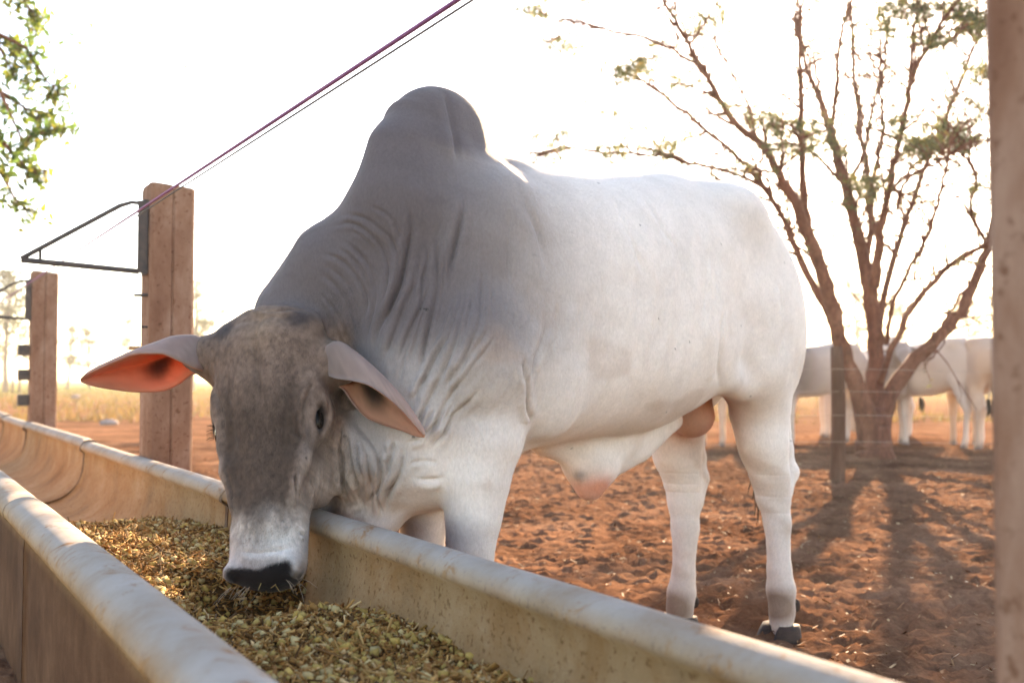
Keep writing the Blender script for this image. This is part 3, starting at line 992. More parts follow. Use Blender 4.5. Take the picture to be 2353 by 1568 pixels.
for pts, d0, d1 in LIMBS:
    mb = MB(); P, r = limb(mb, pts, d0, d1)
    place(mb).build('limb', M_BARK, tree, True)
    skel.append((P, r))
# twigs growing from the limbs
mb = MB(); tips = []
for P, r in skel:
    n = len(P)
    L = np.linalg.norm(np.diff(P, axis=0), axis=1).sum()
    for _ in range(int(L * 11)):
        i = min(n - 1, int(n * (1 - rng.random()**1.4 * .75)))
        p = P[i]; T = P[min(i + 1, n - 1)] - P[max(i - 1, 0)]; T /= np.linalg.norm(T)
        d = T * .7 + rng.normal(0, .6, 3) + np.array([0, 0, .15]); d /= np.linalg.norm(d)
        ln = rng.uniform(.25, .95); r0 = min(.010, max(.0035, r[i] * .4))
        q = [p]; a = d.copy()
        for k in range(4):
            a = a + rng.normal(0, .22, 3); a /= np.linalg.norm(a); q.append(q[-1] + a * ln / 4)
        mb.tube(q, np.linspace(r0 * 1.5, .004, 5), 4, False)
        tips.append(np.array(q))
        if rng.random() < .6:
            b_ = a + rng.normal(0, .7, 3); b_ /= np.linalg.norm(b_); s_ = q[2]
            q2 = [s_, s_ + b_ * .15, s_ + b_ * .32 + rng.normal(0, .03, 3)]
            mb.tube(q2, [.006, .005, .0035], 4, False); tips.append(np.array(q2))
tag(place(mb).build('twigs', M_BARK, tree), kind='stuff')
# sparse foliage in separate sprays
CL = [(1520, 350, 2), (1400, 352, 2), (1300, 310, 1), (1440, 165, 3), (1290, 105, 2), (1500, 140, 2), (1560, 190, 2), (1630, 40, 2), (1600, 60, 1), (2150, 95, 4),
      (2235, 60, 5), (2200, 30, 4), (2060, 20, 4), (2120, 30, 3), (2250, 165, 3), (2180, 300, 4), (2150, 335, 4), (2225, 330, 3), (2100, 340, 3), (2240, 420, 1), (1900, 335, 3), (1780, 285, 3),
      (1730, 268, 2), (1660, 262, 1), (1860, 300, 3), (1990, 425, 3), (1960, 470, 1), (1820, 350, 2), (1255, 370, 1), (1245, 340, 1), (1700, 385, 1), (1530, 105, 1),
      (2030, 60, 2), (2260, 250, 2), (2060, 290, 2), (1460, 290, 1), (1380, 245, 1), (1230, 20, 2), (1560, 310, 1), (1650, 460, 1)]
cen = []
for x, y, k in CL:
    for _ in range(k * 7):
        dep = TREE_Y + rng.normal(0, .6)
        c = at(x + rng.normal(0, 22), y + rng.normal(0, 12), dep)
        m_ = rng.integers(22, 46)
        ax = rng.normal(0, 1, 3) * np.array([1, .7, .35]); ax /= np.linalg.norm(ax)
        cen.append(c + ax * rng.uniform(-.15, .15, (m_, 1)) + rng.normal(0, .022, (m_, 3)))
for q in tips:
    if rng.random() < .30:
        m_ = rng.integers(8, 26); t = rng.random(m_)
        cen.append(q[-2] + (q[-1] - q[-2]) * t[:, None] * 1.2 + rng.normal(0, .03, (m_, 3)))
cen = np.concatenate(cen) - torg
V, F = quads(rng, cen, rng.uniform(.014, .031, len(cen)), .42)
cl = np.array([(.085, .10, .04), (.12, .125, .045), (.19, .145, .05), (.07, .085, .04)])[rng.choice(4, len(cen), p=[.4, .3, .12, .18])] * rng.uniform(.7, 1.3, (len(cen), 1))
tag(mesh_obj('foliage', V, F, M_LEAF, tree, False, np.repeat(cl, 6, 0)), kind='stuff')

# ------------------------------------------------------------ leafy tree at the near left, its crown hanging into view
near = empty('leafy_tree', (-5.3, 8.2, 0))
tag(near, 'bright green leafy tree hanging into the upper corner beside the white sky', 'tree')
norg = np.array(near.location)
mb = MB()
mb.tube(np.array([(0, 0, -.1), (.04, 0, 1.0), (.0, .05, 2.0), (.12, .0, 3.0), (.2, -.1, 4.2), (.4, -.2, 5.4)]), [.20, .16, .14, .12, .085, .04], 12)
mb.build('trunk', M_BARK, near, True)
rng = np.random.default_rng(4)
cen = []; mbt = MB()


def W7(x, y, d=7.6): return at(x, y, d) - norg


BR = [([(-330, 120), (-160, 60), (-20, 70), (60, 110), (110, 190), (150, 205)], 7.6), ([(-300, 200), (-120, 190), (0, 210), (60, 250), (125, 262)], 7.5),
      ([(-280, 260), (-100, 280), (10, 330), (70, 395), (112, 390)], 7.4), ([(-260, 300), (-90, 330), (5, 400), (30, 450), (70, 495)], 7.5),
      ([(-330, 30), (-120, -20), (40, -30), (70, 30), (85, 60)], 7.8), ([(0, 210), (50, 320), (105, 300), (145, 295)], 7.4), ([(-20, 70), (20, 150), (40, 170)], 7.7),
      ([(-300, -80), (-150, -140), (0, -160)], 8.0), ([(-380, 150), (-450, 60), (-560, 40)], 8.4), ([(-360, 20), (-330, -160), (-260, -320)], 8.6)]
for pts, d in BR:
    P = np.array([W7(x, y, d + .12 * k) for k, (x, y) in enumerate(pts)])
    P = np.concatenate([[np.array([.12, 0, 3.0])], P]) if pts[0][0] < -200 else P
    mbt.tube(P, np.linspace(.035 if pts[0][0] < -200 else .014, .004, len(P)), 6, False)
    t = np.r_[0, np.cumsum(np.linalg.norm(np.diff(P, axis=0), axis=1))]
    for _ in range(int(t[-1] * 40)):
        s = t[-1] * (1 - rng.random()**1.3 * .8)
        c = np.array([np.interp(s, t, P[:, k]) for k in range(3)])
        m_ = rng.integers(3, 9)
        dd = rng.normal(0, 1, 3) - np.array([0, 0, .5]); dd /= np.linalg.norm(dd)
        L = rng.uniform(.06, .24)
        mbt.tube([c, c + dd * L * .5, c + dd * L - np.array([0, 0, .02])], [.003, .0025, .0015], 4, False)
        cen.append(c + dd * L * rng.uniform(.2, 1.1, (m_, 1)) + rng.normal(0, .028, (m_, 3)))
for _ in range(420):                                              # crown out of view, for the light
    c = np.array([rng.normal(-.9, 1.2), rng.normal(0, 1.2), rng.normal(4.6, .8)])
    cen.append(c + rng.normal(0, .12, (10, 3)))
mbt.build('branches', M_BARK, near).__setitem__('kind', 'stuff')
cen = np.concatenate(cen)
# keep the open gap of sky below and right of the crown
V, F = quads(rng, cen, rng.uniform(.026, .052, len(cen)), .48)
cl = np.array([(.085, .15, .025), (.14, .19, .03), (.26, .25, .03), (.06, .11, .03)])[rng.choice(4, len(cen), p=[.35, .3, .12, .23])] * rng.uniform(.75, 1.25, (len(cen), 1))
tag(mesh_obj('foliage', V, F, M_LEAF, near, False, np.repeat(cl, 6, 0)), kind='stuff')

# ------------------------------------------------------------ far eucalyptus trees on the skyline
M_FARLEAF = tinted('far_foliage', .7, .15, .35)
M_FARBARK = noisy('far_bark', [(.3, (.20, .15, .11)), (.7, (.34, .28, .22))], 3, .9, 0)


def far_tree(x, ytop, width, depth, label, seed, dens=1.0, tall=True):
    r = np.random.default_rng(seed)
    b = at(x, 880, depth); b[2] = float(ground_z(np.array(b[0]), np.array(b[1]))) - .1
    top = at(x, ytop, depth)[2]; w = width / F_PX * depth
    t = empty('eucalyptus_tree', tuple(b.tolist()))
    tag(t, label, 'tree', 'far trees on the skyline')
    H = top - b[2]
    mb = MB(); lean = r.normal(0, .03)
    tp = [np.array([lean * H * q + r.normal(0, .06), r.normal(0, .06), H * q]) for q in (0, .25, .5, .75, .93)]
    mb.tube(tp, np.array([.028, .022, .017, .011, .004]) * H, 7)
    for _ in range(9):
        q = r.uniform(.3, .85); s = np.array([lean * H * q, 0, H * q]); d = np.array([r.normal(), r.normal(), .9]); d /= np.linalg.norm(d)
        mb.tube([s, s + d * w * .25, s + d * w * .45 + np.array([0, 0, .05 * H])], [.009 * H, .006 * H, .002 * H], 5)
    mb.build('trunk', M_FARBARK, t, True)
    cen = []
    nc = int(26 * dens)
    for k in range(nc):
        q = r.uniform(.32 if tall else .12, 1.0)
        env = (.5 + .5 * sin(pi * min(1, (q - .2) / .85))) * (1.0 if q < .75 else (1.05 - q) / .30)
        c = np.array([lean * H * q + r.normal(0, .30) * w * env, r.normal(0, .30) * w * env, H * q])
        cr = w * r.uniform(.07, .15)
        cen.append(c + r.normal(0, 1, (int(44 * dens), 3)) * np.array([cr, cr, cr * .8]))
    cen = np.concatenate(cen); cen[:, 2] = np.minimum(cen[:, 2], H * 1.02)
    V, F = quads(r, cen, r.uniform(.012, .024, len(cen)) * H, .6)
    c = np.array([(.075, .095, .05), (.11, .125, .06), (.055, .075, .045)])[r.choice(3, len(cen))] * r.uniform(.8, 1.2, (len(cen), 1))
    tag(mesh_obj('foliage', V, F, M_FARLEAF, t, False, np.repeat(c, 6, 0)), kind='stuff')


FT = [(12, 628, 120, 62, 'tall hazy eucalyptus behind the farther concrete post, at the edge of the view', 1, 1.3),
      (-70, 660, 140, 66, 'hazy eucalyptus cut by the edge of the view, above the trough end', 2, 1.3),
      (158, 735, 46, 80, 'narrow hazy tree just past the farther concrete post', 3, 1.0),
      (205, 742, 50, 82, 'small hazy tree standing between the two concrete posts', 4, 1.0),
      (292, 728, 56, 84, 'thin hazy tree close behind the nearer concrete post', 5, .9),
      (440, 650, 90, 70, 'hazy tree rising between the nearer concrete post and the bull\'s head', 6, 1.2),
      (1872, 752, 90, 90, 'round hazy tree seen between the bull\'s rump and the bare tree', 7, 1.3),
      (1975, 640, 110, 74, 'tall hazy eucalyptus seen through the fork of the bare tree', 8, 1.2),
      (2075, 700, 90, 78, 'hazy tree behind the middle limbs of the bare tree', 9, 1.1),
      (2230, 690, 130, 76, 'broad hazy eucalyptus behind the herd, beside the close post', 10, 1.3),
      (2320, 640, 130, 70, 'tall hazy eucalyptus partly hidden by the close post', 11, 1.2)]
for x, yt, w, d, lab, sd_, dn in FT: far_tree(x, yt, w, d, lab, sd_, dn, tall=(x != 1872))

# skin creases: depth mm, width mm, points on the hide (bull coordinates, metres)
FOLDS = [
    (9, 9, [(1.438, 0.082, 1.176), (1.421, 0.094, 1.138), (1.416, 0.092, 1.105), (1.418, 0.08, 1.056), (1.424, 0.068, 0.998), (1.438, 0.047, 0.934), (1.445, 0.018, 0.884), (1.447, 0.006, 0.826)]),
    (7, 9, [(1.294, 0.132, 1.204), (1.31, 0.146, 1.164), (1.327, 0.147, 1.116), (1.343, 0.143, 1.05), (1.35, 0.14, 1.018), (1.351, 0.146, 0.968)]),
    (5, 7, [(1.367, 0.119, 1.114), (1.365, 0.121, 1.05), (1.368, 0.123, 0.986), (1.377, 0.118, 0.928), (1.388, 0.11, 0.872), (1.399, 0.105, 0.814), (1.415, 0.091, 0.768)]),
    (4, 6, [(1.386, 0.108, 1.089), (1.381, 0.107, 1.044), (1.392, 0.1, 0.998), (1.394, 0.1, 0.952), (1.41, 0.084, 0.895), (1.424, 0.07, 0.84), (1.434, 0.061, 0.793)]),
    (5, 7, [(1.411, 0.083, 0.986), (1.423, 0.067, 0.92), (1.438, 0.047, 0.856), (1.444, 0.036, 0.816)]),
    (4, 6, [(1.376, 0.114, 1.004), (1.391, 0.103, 0.952), (1.405, 0.09, 0.904), (1.419, 0.077, 0.84), (1.43, 0.068, 0.766)]),
    (5, 7, [(1.335, 0.161, 0.992), (1.349, 0.171, 0.936), (1.369, 0.169, 0.887), (1.379, 0.134, 0.84), (1.393, 0.113, 0.792), (1.411, 0.095, 0.742)]),
    (5, 7, [(1.323, 0.169, 1.005), (1.351, 0.183, 0.92), (1.368, 0.184, 0.872), (1.374, 0.158, 0.814), (1.383, 0.121, 0.742)]),
    (5, 7, [(1.292, 0.186, 1.05), (1.302, 0.191, 0.986), (1.337, 0.214, 0.893), (1.359, 0.205, 0.84), (1.366, 0.158, 0.78), (1.368, 0.134, 0.742)]),
    (4, 7, [(1.309, 0.226, 0.905), (1.339, 0.221, 0.862), (1.358, 0.206, 0.83), (1.364, 0.164, 0.777)]),
    (3.5, 6, [(1.499, -0.06, 1.1), (1.479, -0.016, 1.064), (1.46, 0.006, 1.026), (1.448, 0.012, 0.97), (1.447, -0.004, 0.906), (1.447, -0.018, 0.858)]),
    (4, 6, [(1.5, -0.096, 1.123), (1.49, -0.036, 1.127), (1.474, 0.011, 1.105), (1.451, 0.037, 1.063), (1.441, 0.045, 1.018), (1.442, 0.041, 0.97), (1.446, 0.016, 0.916)]),
    (3.5, 6, [(1.487, -0.074, 1.149), (1.484, -0.002, 1.138), (1.465, 0.037, 1.112), (1.441, 0.06, 1.08), (1.427, 0.066, 1.036), (1.427, 0.063, 0.992)]),
    (2.5, 6, [(1.481, 0.016, 1.162), (1.46, 0.057, 1.141), (1.438, 0.074, 1.106), (1.428, 0.074, 1.075)]),
    (3.5, 6, [(1.521, -0.1, 1.064), (1.502, -0.06, 1.052), (1.475, -0.027, 1.013), (1.453, -0.011, 0.962), (1.448, -0.014, 0.924)]),
    (3, 6, [(1.52, -0.1, 1.022), (1.498, -0.076, 0.997), (1.476, -0.057, 0.956), (1.458, -0.054, 0.907), (1.448, -0.06, 0.866)]),
    (3, 5, [(1.512, -0.11, 0.98), (1.49, -0.088, 0.948), (1.471, -0.077, 0.908), (1.457, -0.077, 0.87)]),
    (1.5, 14, [(1.188, 0.191, 1.193), (1.182, 0.203, 1.16), (1.158, 0.212, 1.135), (1.139, 0.219, 1.103), (1.141, 0.228, 1.027)]),
    (5, 14, [(1.153, 0.229, 0.992), (1.142, 0.232, 0.952), (1.152, 0.238, 0.898), (1.179, 0.245, 0.848), (1.2, 0.245, 0.812), (1.188, 0.233, 0.76)]),
    (5, 9, [(1.226, 0.25, 0.844), (1.236, 0.247, 0.808), (1.21, 0.237, 0.767)]),
    (1.5, 10, [(1.24, 0.204, 1.08), (1.237, 0.21, 1.022), (1.266, 0.234, 0.921)]),
    (3, 12, [(1.106, 0.235, 0.968), (1.114, 0.236, 0.911), (1.128, 0.241, 0.842)]),
    (2.5, 8, [(1.27, 0.197, 1.04), (1.286, 0.206, 0.97), (1.309, 0.226, 0.905)]),
    (3, 6, [(1.394, 0.098, 1.05), (1.4, 0.092, 0.998), (1.41, 0.084, 0.966)]),
    (10.5, 7, [(1.5, -0.045, 0.701), (1.502, -0.036, 0.668), (1.5, -0.039, 0.639), (1.493, -0.041, 0.6), (1.483, -0.055, 0.561), (1.447, -0.082, 0.506)]),
    (9.0, 7, [(1.478, -0.039, 0.695), (1.494, -0.022, 0.646), (1.49, -0.018, 0.601), (1.471, -0.019, 0.563), (1.443, -0.051, 0.516)]),
    (9.0, 7, [(1.474, -0.003, 0.657), (1.476, 0.022, 0.62), (1.459, 0.009, 0.577), (1.427, -0.021, 0.531), (1.424, -0.026, 0.48)]),
    (9.0, 7, [(1.454, 0.02, 0.634), (1.448, 0.029, 0.604), (1.438, 0.023, 0.576), (1.426, -0.002, 0.544), (1.414, -0.012, 0.508), (1.403, -0.011, 0.476)]),
    (10.5, 8, [(1.42, 0.074, 0.647), (1.419, 0.071, 0.618), (1.418, 0.061, 0.586), (1.416, 0.021, 0.544), (1.405, 0.0, 0.514), (1.402, -0.01, 0.479)]),
    (6.0, 6, [(1.435, 0.057, 0.658), (1.434, 0.055, 0.636), (1.435, 0.043, 0.603)]),
    (7.5, 7, [(1.357, 0.197, 0.794), (1.357, 0.158, 0.756), (1.362, 0.133, 0.72), (1.374, 0.116, 0.682), (1.392, 0.098, 0.636)]),
    (7.5, 7, [(1.375, 0.144, 0.802), (1.382, 0.124, 0.756), (1.399, 0.103, 0.706), (1.408, 0.088, 0.662)]),
    (6.0, 6, [(1.388, 0.119, 0.802), (1.402, 0.106, 0.77), (1.411, 0.095, 0.74)]),
    (7.5, 7, [(1.328, 0.213, 0.77), (1.332, 0.167, 0.728), (1.342, 0.142, 0.71), (1.351, 0.127, 0.672), (1.379, 0.107, 0.635)]),
    (6.0, 6, [(1.417, 0.077, 0.649), (1.405, 0.089, 0.651), (1.39, 0.103, 0.668), (1.363, 0.127, 0.7)]),
    (3.0, 6, [(1.411, 0.077, 0.605), (1.385, 0.1, 0.613), (1.356, 0.116, 0.605)]),
    (4.5, 9, [(1.399, 0.079, 0.575), (1.371, 0.099, 0.571), (1.338, 0.125, 0.575)]),
    (7.5, 9, [(1.23, 0.247, 0.806), (1.21, 0.238, 0.769), (1.194, 0.222, 0.727), (1.162, 0.203, 0.692), (1.185, 0.205, 0.662)]),
    (6.5, 4.5, [(1.651, 0.012, 0.607), (1.655, 0.019, 0.572), (1.653, 0.019, 0.53)]),
    (5.2, 4, [(1.632, 0.008, 0.574), (1.63, 0.004, 0.546), (1.617, -0.001, 0.534)]),
    (6.5, 4.5, [(1.597, -0.013, 0.58), (1.588, -0.021, 0.54), (1.602, -0.01, 0.514)]),
    (6.5, 4.5, [(1.563, -0.026, 0.606), (1.566, -0.028, 0.568), (1.556, -0.046, 0.525)]),
    (3.9, 4, [(1.662, 0.033, 0.501), (1.641, 0.03, 0.484)]),
    (3.9, 4, [(1.662, 0.04, 0.482), (1.644, 0.034, 0.47)]),
    (3.9, 7, [(1.756, -0.032, 0.448), (1.735, 0.013, 0.447), (1.71, 0.038, 0.453), (1.674, 0.051, 0.452)]),
    (3.9, 6, [(1.745, -0.092, 0.532), (1.74, -0.084, 0.549), (1.735, -0.105, 0.583), (1.731, -0.127, 0.619)]),
    (2.5, 6, [(1.645, -0.147, 0.897), (1.66, -0.124, 0.849), (1.668, -0.098, 0.79), (1.675, -0.076, 0.732)]),
    (4, 9, [(1.699, -0.261, 0.802), (1.716, -0.186, 0.744), (1.72, -0.158, 0.686), (1.725, -0.146, 0.64)]),
    (5, 7, [(1.62, -0.024, 0.732), (1.63, -0.014, 0.675), (1.624, 0.002, 0.657)]),
    (5, 6, [(1.574, -0.024, 0.788), (1.603, -0.019, 0.755), (1.616, -0.014, 0.71), (1.622, -0.001, 0.664)]),
    (4, 5, [(1.562, -0.023, 0.782), (1.554, -0.015, 0.743), (1.558, -0.007, 0.698), (1.56, -0.024, 0.65)]),
    (3, 5, [(1.52, -0.046, 0.755), (1.522, -0.037, 0.706), (1.538, -0.034, 0.648)]),
    (3, 5, [(1.703, -0.273, 0.863), (1.706, -0.256, 0.836), (1.704, -0.265, 0.807)]),
    (3, 6, [(1.641, -0.236, 0.917), (1.619, -0.202, 0.936), (1.606, -0.144, 0.928), (1.577, -0.125, 0.935), (1.546, -0.085, 0.921)]),
    (3, 5, [(1.631, -0.226, 0.927), (1.602, -0.192, 0.942), (1.578, -0.144, 0.943), (1.536, -0.12, 0.936), (1.501, -0.108, 0.911)]),
    (2.5, 5, [(1.401, 0.092, 1.036), (1.407, 0.086, 0.986), (1.417, 0.075, 0.934), (1.428, 0.06, 0.88), (1.441, 0.046, 0.824)]),
    (2.5, 5, [(1.353, 0.127, 1.11), (1.355, 0.131, 1.051), (1.36, 0.132, 0.986), (1.367, 0.132, 0.928), (1.378, 0.124, 0.882)]),
    (2.5, 5, [(1.38, 0.112, 0.966), (1.393, 0.101, 0.921), (1.405, 0.093, 0.862), (1.418, 0.082, 0.812)]),
    (2.5, 5, [(1.347, 0.156, 0.959), (1.361, 0.162, 0.916), (1.374, 0.152, 0.872), (1.384, 0.124, 0.828)]),
    (2.5, 5, [(1.315, 0.177, 0.998), (1.336, 0.191, 0.936), (1.357, 0.198, 0.88), (1.37, 0.186, 0.826), (1.37, 0.152, 0.786)]),
    (2, 5, [(1.287, 0.191, 1.018), (1.302, 0.203, 0.96), (1.327, 0.218, 0.902), (1.349, 0.213, 0.856)]),
    (2.5, 5, [(1.3, 0.235, 0.888), (1.328, 0.229, 0.847), (1.353, 0.205, 0.803), (1.355, 0.168, 0.761)]),
    (2, 5, [(1.508, -0.073, 1.08), (1.489, -0.035, 1.059), (1.469, -0.013, 1.022), (1.453, -0.002, 0.982), (1.448, 0.004, 0.936)]),
    (2, 5, [(1.492, -0.042, 1.118), (1.476, 0.001, 1.093), (1.455, 0.026, 1.056), (1.445, 0.037, 1.018)]),
    (2, 5, [(1.516, -0.089, 1.04), (1.494, -0.06, 1.014), (1.473, -0.04, 0.979), (1.454, -0.03, 0.93)]),
    (4.5, 5, [(1.488, -0.04, 0.694), (1.497, -0.03, 0.656), (1.494, -0.032, 0.618), (1.484, -0.034, 0.576)]),
    (4.5, 5, [(1.481, -0.016, 0.668), (1.488, 0.002, 0.63), (1.48, 0.004, 0.591), (1.444, -0.026, 0.538)]),
    (4.5, 5, [(1.445, 0.034, 0.646), (1.438, 0.045, 0.618), (1.431, 0.037, 0.585), (1.42, 0.011, 0.544)]),
    (4.5, 5, [(1.376, 0.124, 0.729), (1.386, 0.112, 0.702), (1.396, 0.099, 0.668)]),
    (4.5, 5, [(1.348, 0.163, 0.745), (1.353, 0.136, 0.712), (1.362, 0.122, 0.679), (1.374, 0.112, 0.656)]),
    (4, 22, [(1.172, 0.161, 1.243), (1.17, 0.197, 1.183), (1.148, 0.213, 1.131), (1.134, 0.225, 1.064), (1.136, 0.232, 0.974)]),
    (3, 20, [(0.819, 0.172, 1.244), (0.834, 0.219, 1.163), (0.819, 0.244, 1.089), (0.78, 0.258, 1.026)]),
    (3, 18, [(0.696, 0.167, 1.267), (0.686, 0.223, 1.179), (0.652, 0.247, 1.112)]),
    (3, 16, [(1.034, 0.242, 0.978), (1.041, 0.243, 0.91), (1.05, 0.245, 0.84)]),
    (3, 20, [(0.5, 0.244, 1.142), (0.538, 0.263, 1.032), (0.557, 0.268, 0.927)]),
    (2.5, 14, [(1.222, 0.192, 1.168), (1.232, 0.207, 1.078), (1.243, 0.212, 0.991)]),
    (2, 14, [(0.958, 0.239, 1.054), (0.95, 0.25, 0.978), (0.948, 0.254, 0.912)]),
    (5, 22, [(0.426, 0.261, 1.0), (0.474, 0.264, 0.916), (0.464, 0.248, 0.832), (0.378, 0.198, 0.762)]),
    (3, 18, [(0.104, 0.234, 1.084), (0.106, 0.248, 0.954), (0.127, 0.244, 0.826)]),
    (6, 19, [(1.254, 0.014, 1.46), (1.266, 0.051, 1.394), (1.268, 0.067, 1.345), (1.272, 0.084, 1.298), (1.278, 0.105, 1.253)]),
]

def crease(V, N, folds, clip=.0):
    """press skin folds into the hide: a groove with a roll of skin on either side"""
    D = np.zeros(len(V))
    for A, w, pts in folds:
        P = np.array(pts); A = A * 1e-3; w = w * 1.15e-3
        # smooth the drawn line
        t = np.r_[0, np.cumsum(np.linalg.norm(np.diff(P, axis=0), axis=1))]
        tt = np.linspace(0, t[-1], max(4, int(t[-1] / .02)))
        P = np.stack([hermite(t, P[:, k], tt) for k in range(3)], 1)
        lo, hi = P.min(0) - 4 * w, P.max(0) + 4 * w
        idx = np.where(((V > lo) & (V < hi)).all(1))[0]
        if len(idx) == 0: continue
        X = V[idx]; best = np.full(len(idx), 1e9); sg = np.zeros(len(idx)); pos = np.zeros(len(idx))
        for i in range(len(P) - 1):
            ab = P[i + 1] - P[i]; L2 = ab @ ab + 1e-12
            s = np.clip(((X - P[i]) @ ab) / L2, 0, 1)
            d = np.linalg.norm(X - P[i] - s[:, None] * ab, axis=1)
            m = d < best
            best[m] = d[m]; pos[m] = (i + s[m]) / (len(P) - 1)
            sd = ((X - P[i]) * np.cross(ab, N[idx])).sum(1)
            sg[m] = np.sign(sd[m])
        env = sstep(0, .30, pos) * (1 - sstep(.72, 1.0, pos)) * (.75 + .25 * np.sin(pos * 9 + w * 900))
        prof = -1.15 * np.exp(-(best / (w * .42))**2) + .62 * np.exp(-((best - 1.5 * w) / (1.0 * w))**2) * (1 + .35 * sg)
        D[idx] += 1.35 * A * env * prof
    return D


def band_mask(p, c, r):
    return np.exp(-(((p - np.array(c)) / np.array(r))**2).sum(1))


def bull_colours(V):
    """coat: white body, slate grey hump, neck and face, pale muzzle, black nose"""
    u, v, z = V[:, 0], V[:, 1], V[:, 2]
    rel = V - H_POLL
    hs, ht, hn = rel @ H_S, rel @ H_D, rel @ H_N
    nz = fbm(u * 9 + v * 5, z * 9, 4, 5) - .5
    nz2 = fbm(u * 40 + v * 31, z * 40, 3, 15) - .5
    head = sstep(-.03, .03, ht + .02 * np.cos(hs * 20)) * sstep(-.19, -.12, hn + .4 * np.maximum(ht - .1, 0)) * (1 - sstep(.135, .165, np.abs(hs) - .02 * (ht < .2))) * (ht < .64)
    white = np.array([.66, .60, .55]); grey = np.array([.104, .090, .094]); pale = np.array([.50, .46, .43])
    g = np.zeros(len(V))
    # shoulder gradient, running down and back
    front = sstep(.80, 1.42, u + .08 * nz + .05 * (z - 1.0))
    low = sstep(.60, .98, z + .10 * nz + .20 * (u - 1.25))
    g = front * (.12 + .88 * low)
    g = np.maximum(g, sstep(1.20, 1.32, z - .25 * (u - 1.25)**2 + .03 * nz) * sstep(.93, 1.12, u))
    g = np.maximum(g, .72 * sstep(1.34, 1.49, u + .06 * nz) * sstep(.36, .52, z))
    # grey knees and pasterns
    g = np.maximum(g, .95 * band_mask(V, K(1048, 1240, 2.28), (.05, .055, .085)))
    g = np.maximum(g, .90 * band_mask(V, K(935, 1225, 2.43), (.05, .055, .075)))
    pat = np.zeros(len(V))
    for (x_, y_, d_) in ((1796, 1388, 3.21), (1560, 1392, 3.31)):
        pat = np.maximum(pat, 1.6 * band_mask(V, K(x_, y_, d_) + np.array([.03, .0, 0]), (.05, .06, .045)))
    pat = np.clip(pat, 0, .95); g = np.clip(g, 0, 1)[:, None]
    C = white * (1 - g) + grey * g
    C = C * (1 - .10 * sstep(1.0, 1.35, z)[:, None] * (1 - g))
    C = C * (1 - pat[:, None]) + np.array([.075, .045, .030]) * pat[:, None]
    # head
    face = np.array([.054, .036, .027]); base = np.array([.155, .106, .082])
    hc = base * (1 + .35 * nz[:, None]) + 0 * C
    ns = fbm(hs * 28, ht * 13, 4, 41) - .5
    wid = .088 - .10 * np.maximum(ht - .27, 0)                      # dark blaze narrowing to the nose
    dark = sstep(.10, .30, ht + .10 * ns) * (1 - sstep(.43, .57, ht + .10 * ns + .50 * np.abs(hs))) * (1 - sstep(wid - .030, wid + .018, np.abs(hs) + .03 * ns))
    streak = np.exp(-((np.abs(hs) - .072 + .05 * np.maximum(ht - .2, 0)) / .016)**2) * sstep(.11, .19, ht) * (1 - sstep(.30, .37, ht))
    dark = np.clip(.85 * dark + .45 * streak, 0, 1)
    hc = hc * (1 - dark[:, None]) + face * dark[:, None]
    poll = (1 - sstep(.04, .14, ht)) * np.exp(-((hs - .01) / .035)**2)
    hc = hc * (1 - .5 * poll[:, None]) + np.array([.25, .17, .115]) * .5 * poll[:, None]
    lite = sstep(.40, .575, ht + .10 * ns + .80 * np.maximum(np.abs(hs) - .03, 0))**1.5
    hc = hc * (1 - lite[:, None]) + np.array([.57, .515, .465]) * lite[:, None]
    sidep = sstep(.27, .38, ht + .8 * (np.abs(hs) - .08)) * sstep(wid - .01, wid + .03, np.abs(hs))
    hc = hc * (1 - .6 * sidep[:, None]) + np.array([.46, .39, .34]) * .6 * sidep[:, None]
    bud = np.exp(-((((np.abs(hs) - .088) / .028)**2 + ((ht - .028) / .026)**2)**2)) * (hn > -.05)
    hc = hc * (1 - bud[:, None]) + np.array([.050, .038, .036]) * bud[:, None]
    eyer = np.zeros(len(V))
    for s_ in (1, -1):
        c_, o_, sd_ = eye_frame(s_)
        r_ = V - c_
        q_ = ((r_ @ sd_) / .0155)**2 + ((r_ @ H_D) / .038)**2 + ((r_ @ o_) / .03)**2
        eyer = np.maximum(eyer, np.exp(-q_**3))
        lid_ = np.exp(-((np.sqrt(((r_ @ sd_) / .030)**2 + ((r_ @ H_D) / .045)**2) - 1) / .25)**2) * (np.abs(r_ @ o_) < .04)
        hc = hc * (1 - .12 * lid_[:, None]) + np.array([.42, .34, .29]) * .12 * lid_[:, None]
    hc = hc * (1 - eyer[:, None]) + np.array([.026, .020, .018]) * eyer[:, None]
    tear = np.exp(-(((ht - EYE_T - .055) / .035)**2 + ((np.abs(hs) - .097) / .012)**2)) * .7
    hc = hc * (1 - tear[:, None]) + np.array([.06, .045, .04]) * tear[:, None]
    nt_ = .549 + .008 * np.exp(-(hs / .022)**2) + .55 * np.maximum(np.abs(hs) - .056, 0) + .006 * nz
    nose = sstep(nt_ - .004, nt_ + .004, ht) * (1 - sstep(.058, .063, np.abs(hs))) * sstep(-.05, -.03, hn)
    nost = np.exp(-((((np.abs(hs) - .058) / .014)**2 + ((ht - .562) / .016)**2)**2)) * (hn > -.02)
    nose = np.clip(np.maximum(nose, nost), 0, 1)
    rimn = sstep(.528, .549, ht) * (1 - sstep(.03, .06, np.abs(hs))) * .35
    hc = hc * (1 - rimn[:, None]) + np.array([.20, .15, .14]) * rimn[:, None]
    mot = fbm(hs * 150, ht * 110, 2, 71) - .5
    hc = hc * (1 + .75 * mot * (1 - .6 * sstep(.45, .55, ht)))[:, None]
    hc = hc * (1 - nose[:, None]) + np.array([.012, .010, .0095]) * nose[:, None]
    C = C * (1 - head[:, None]) + hc * head[:, None]
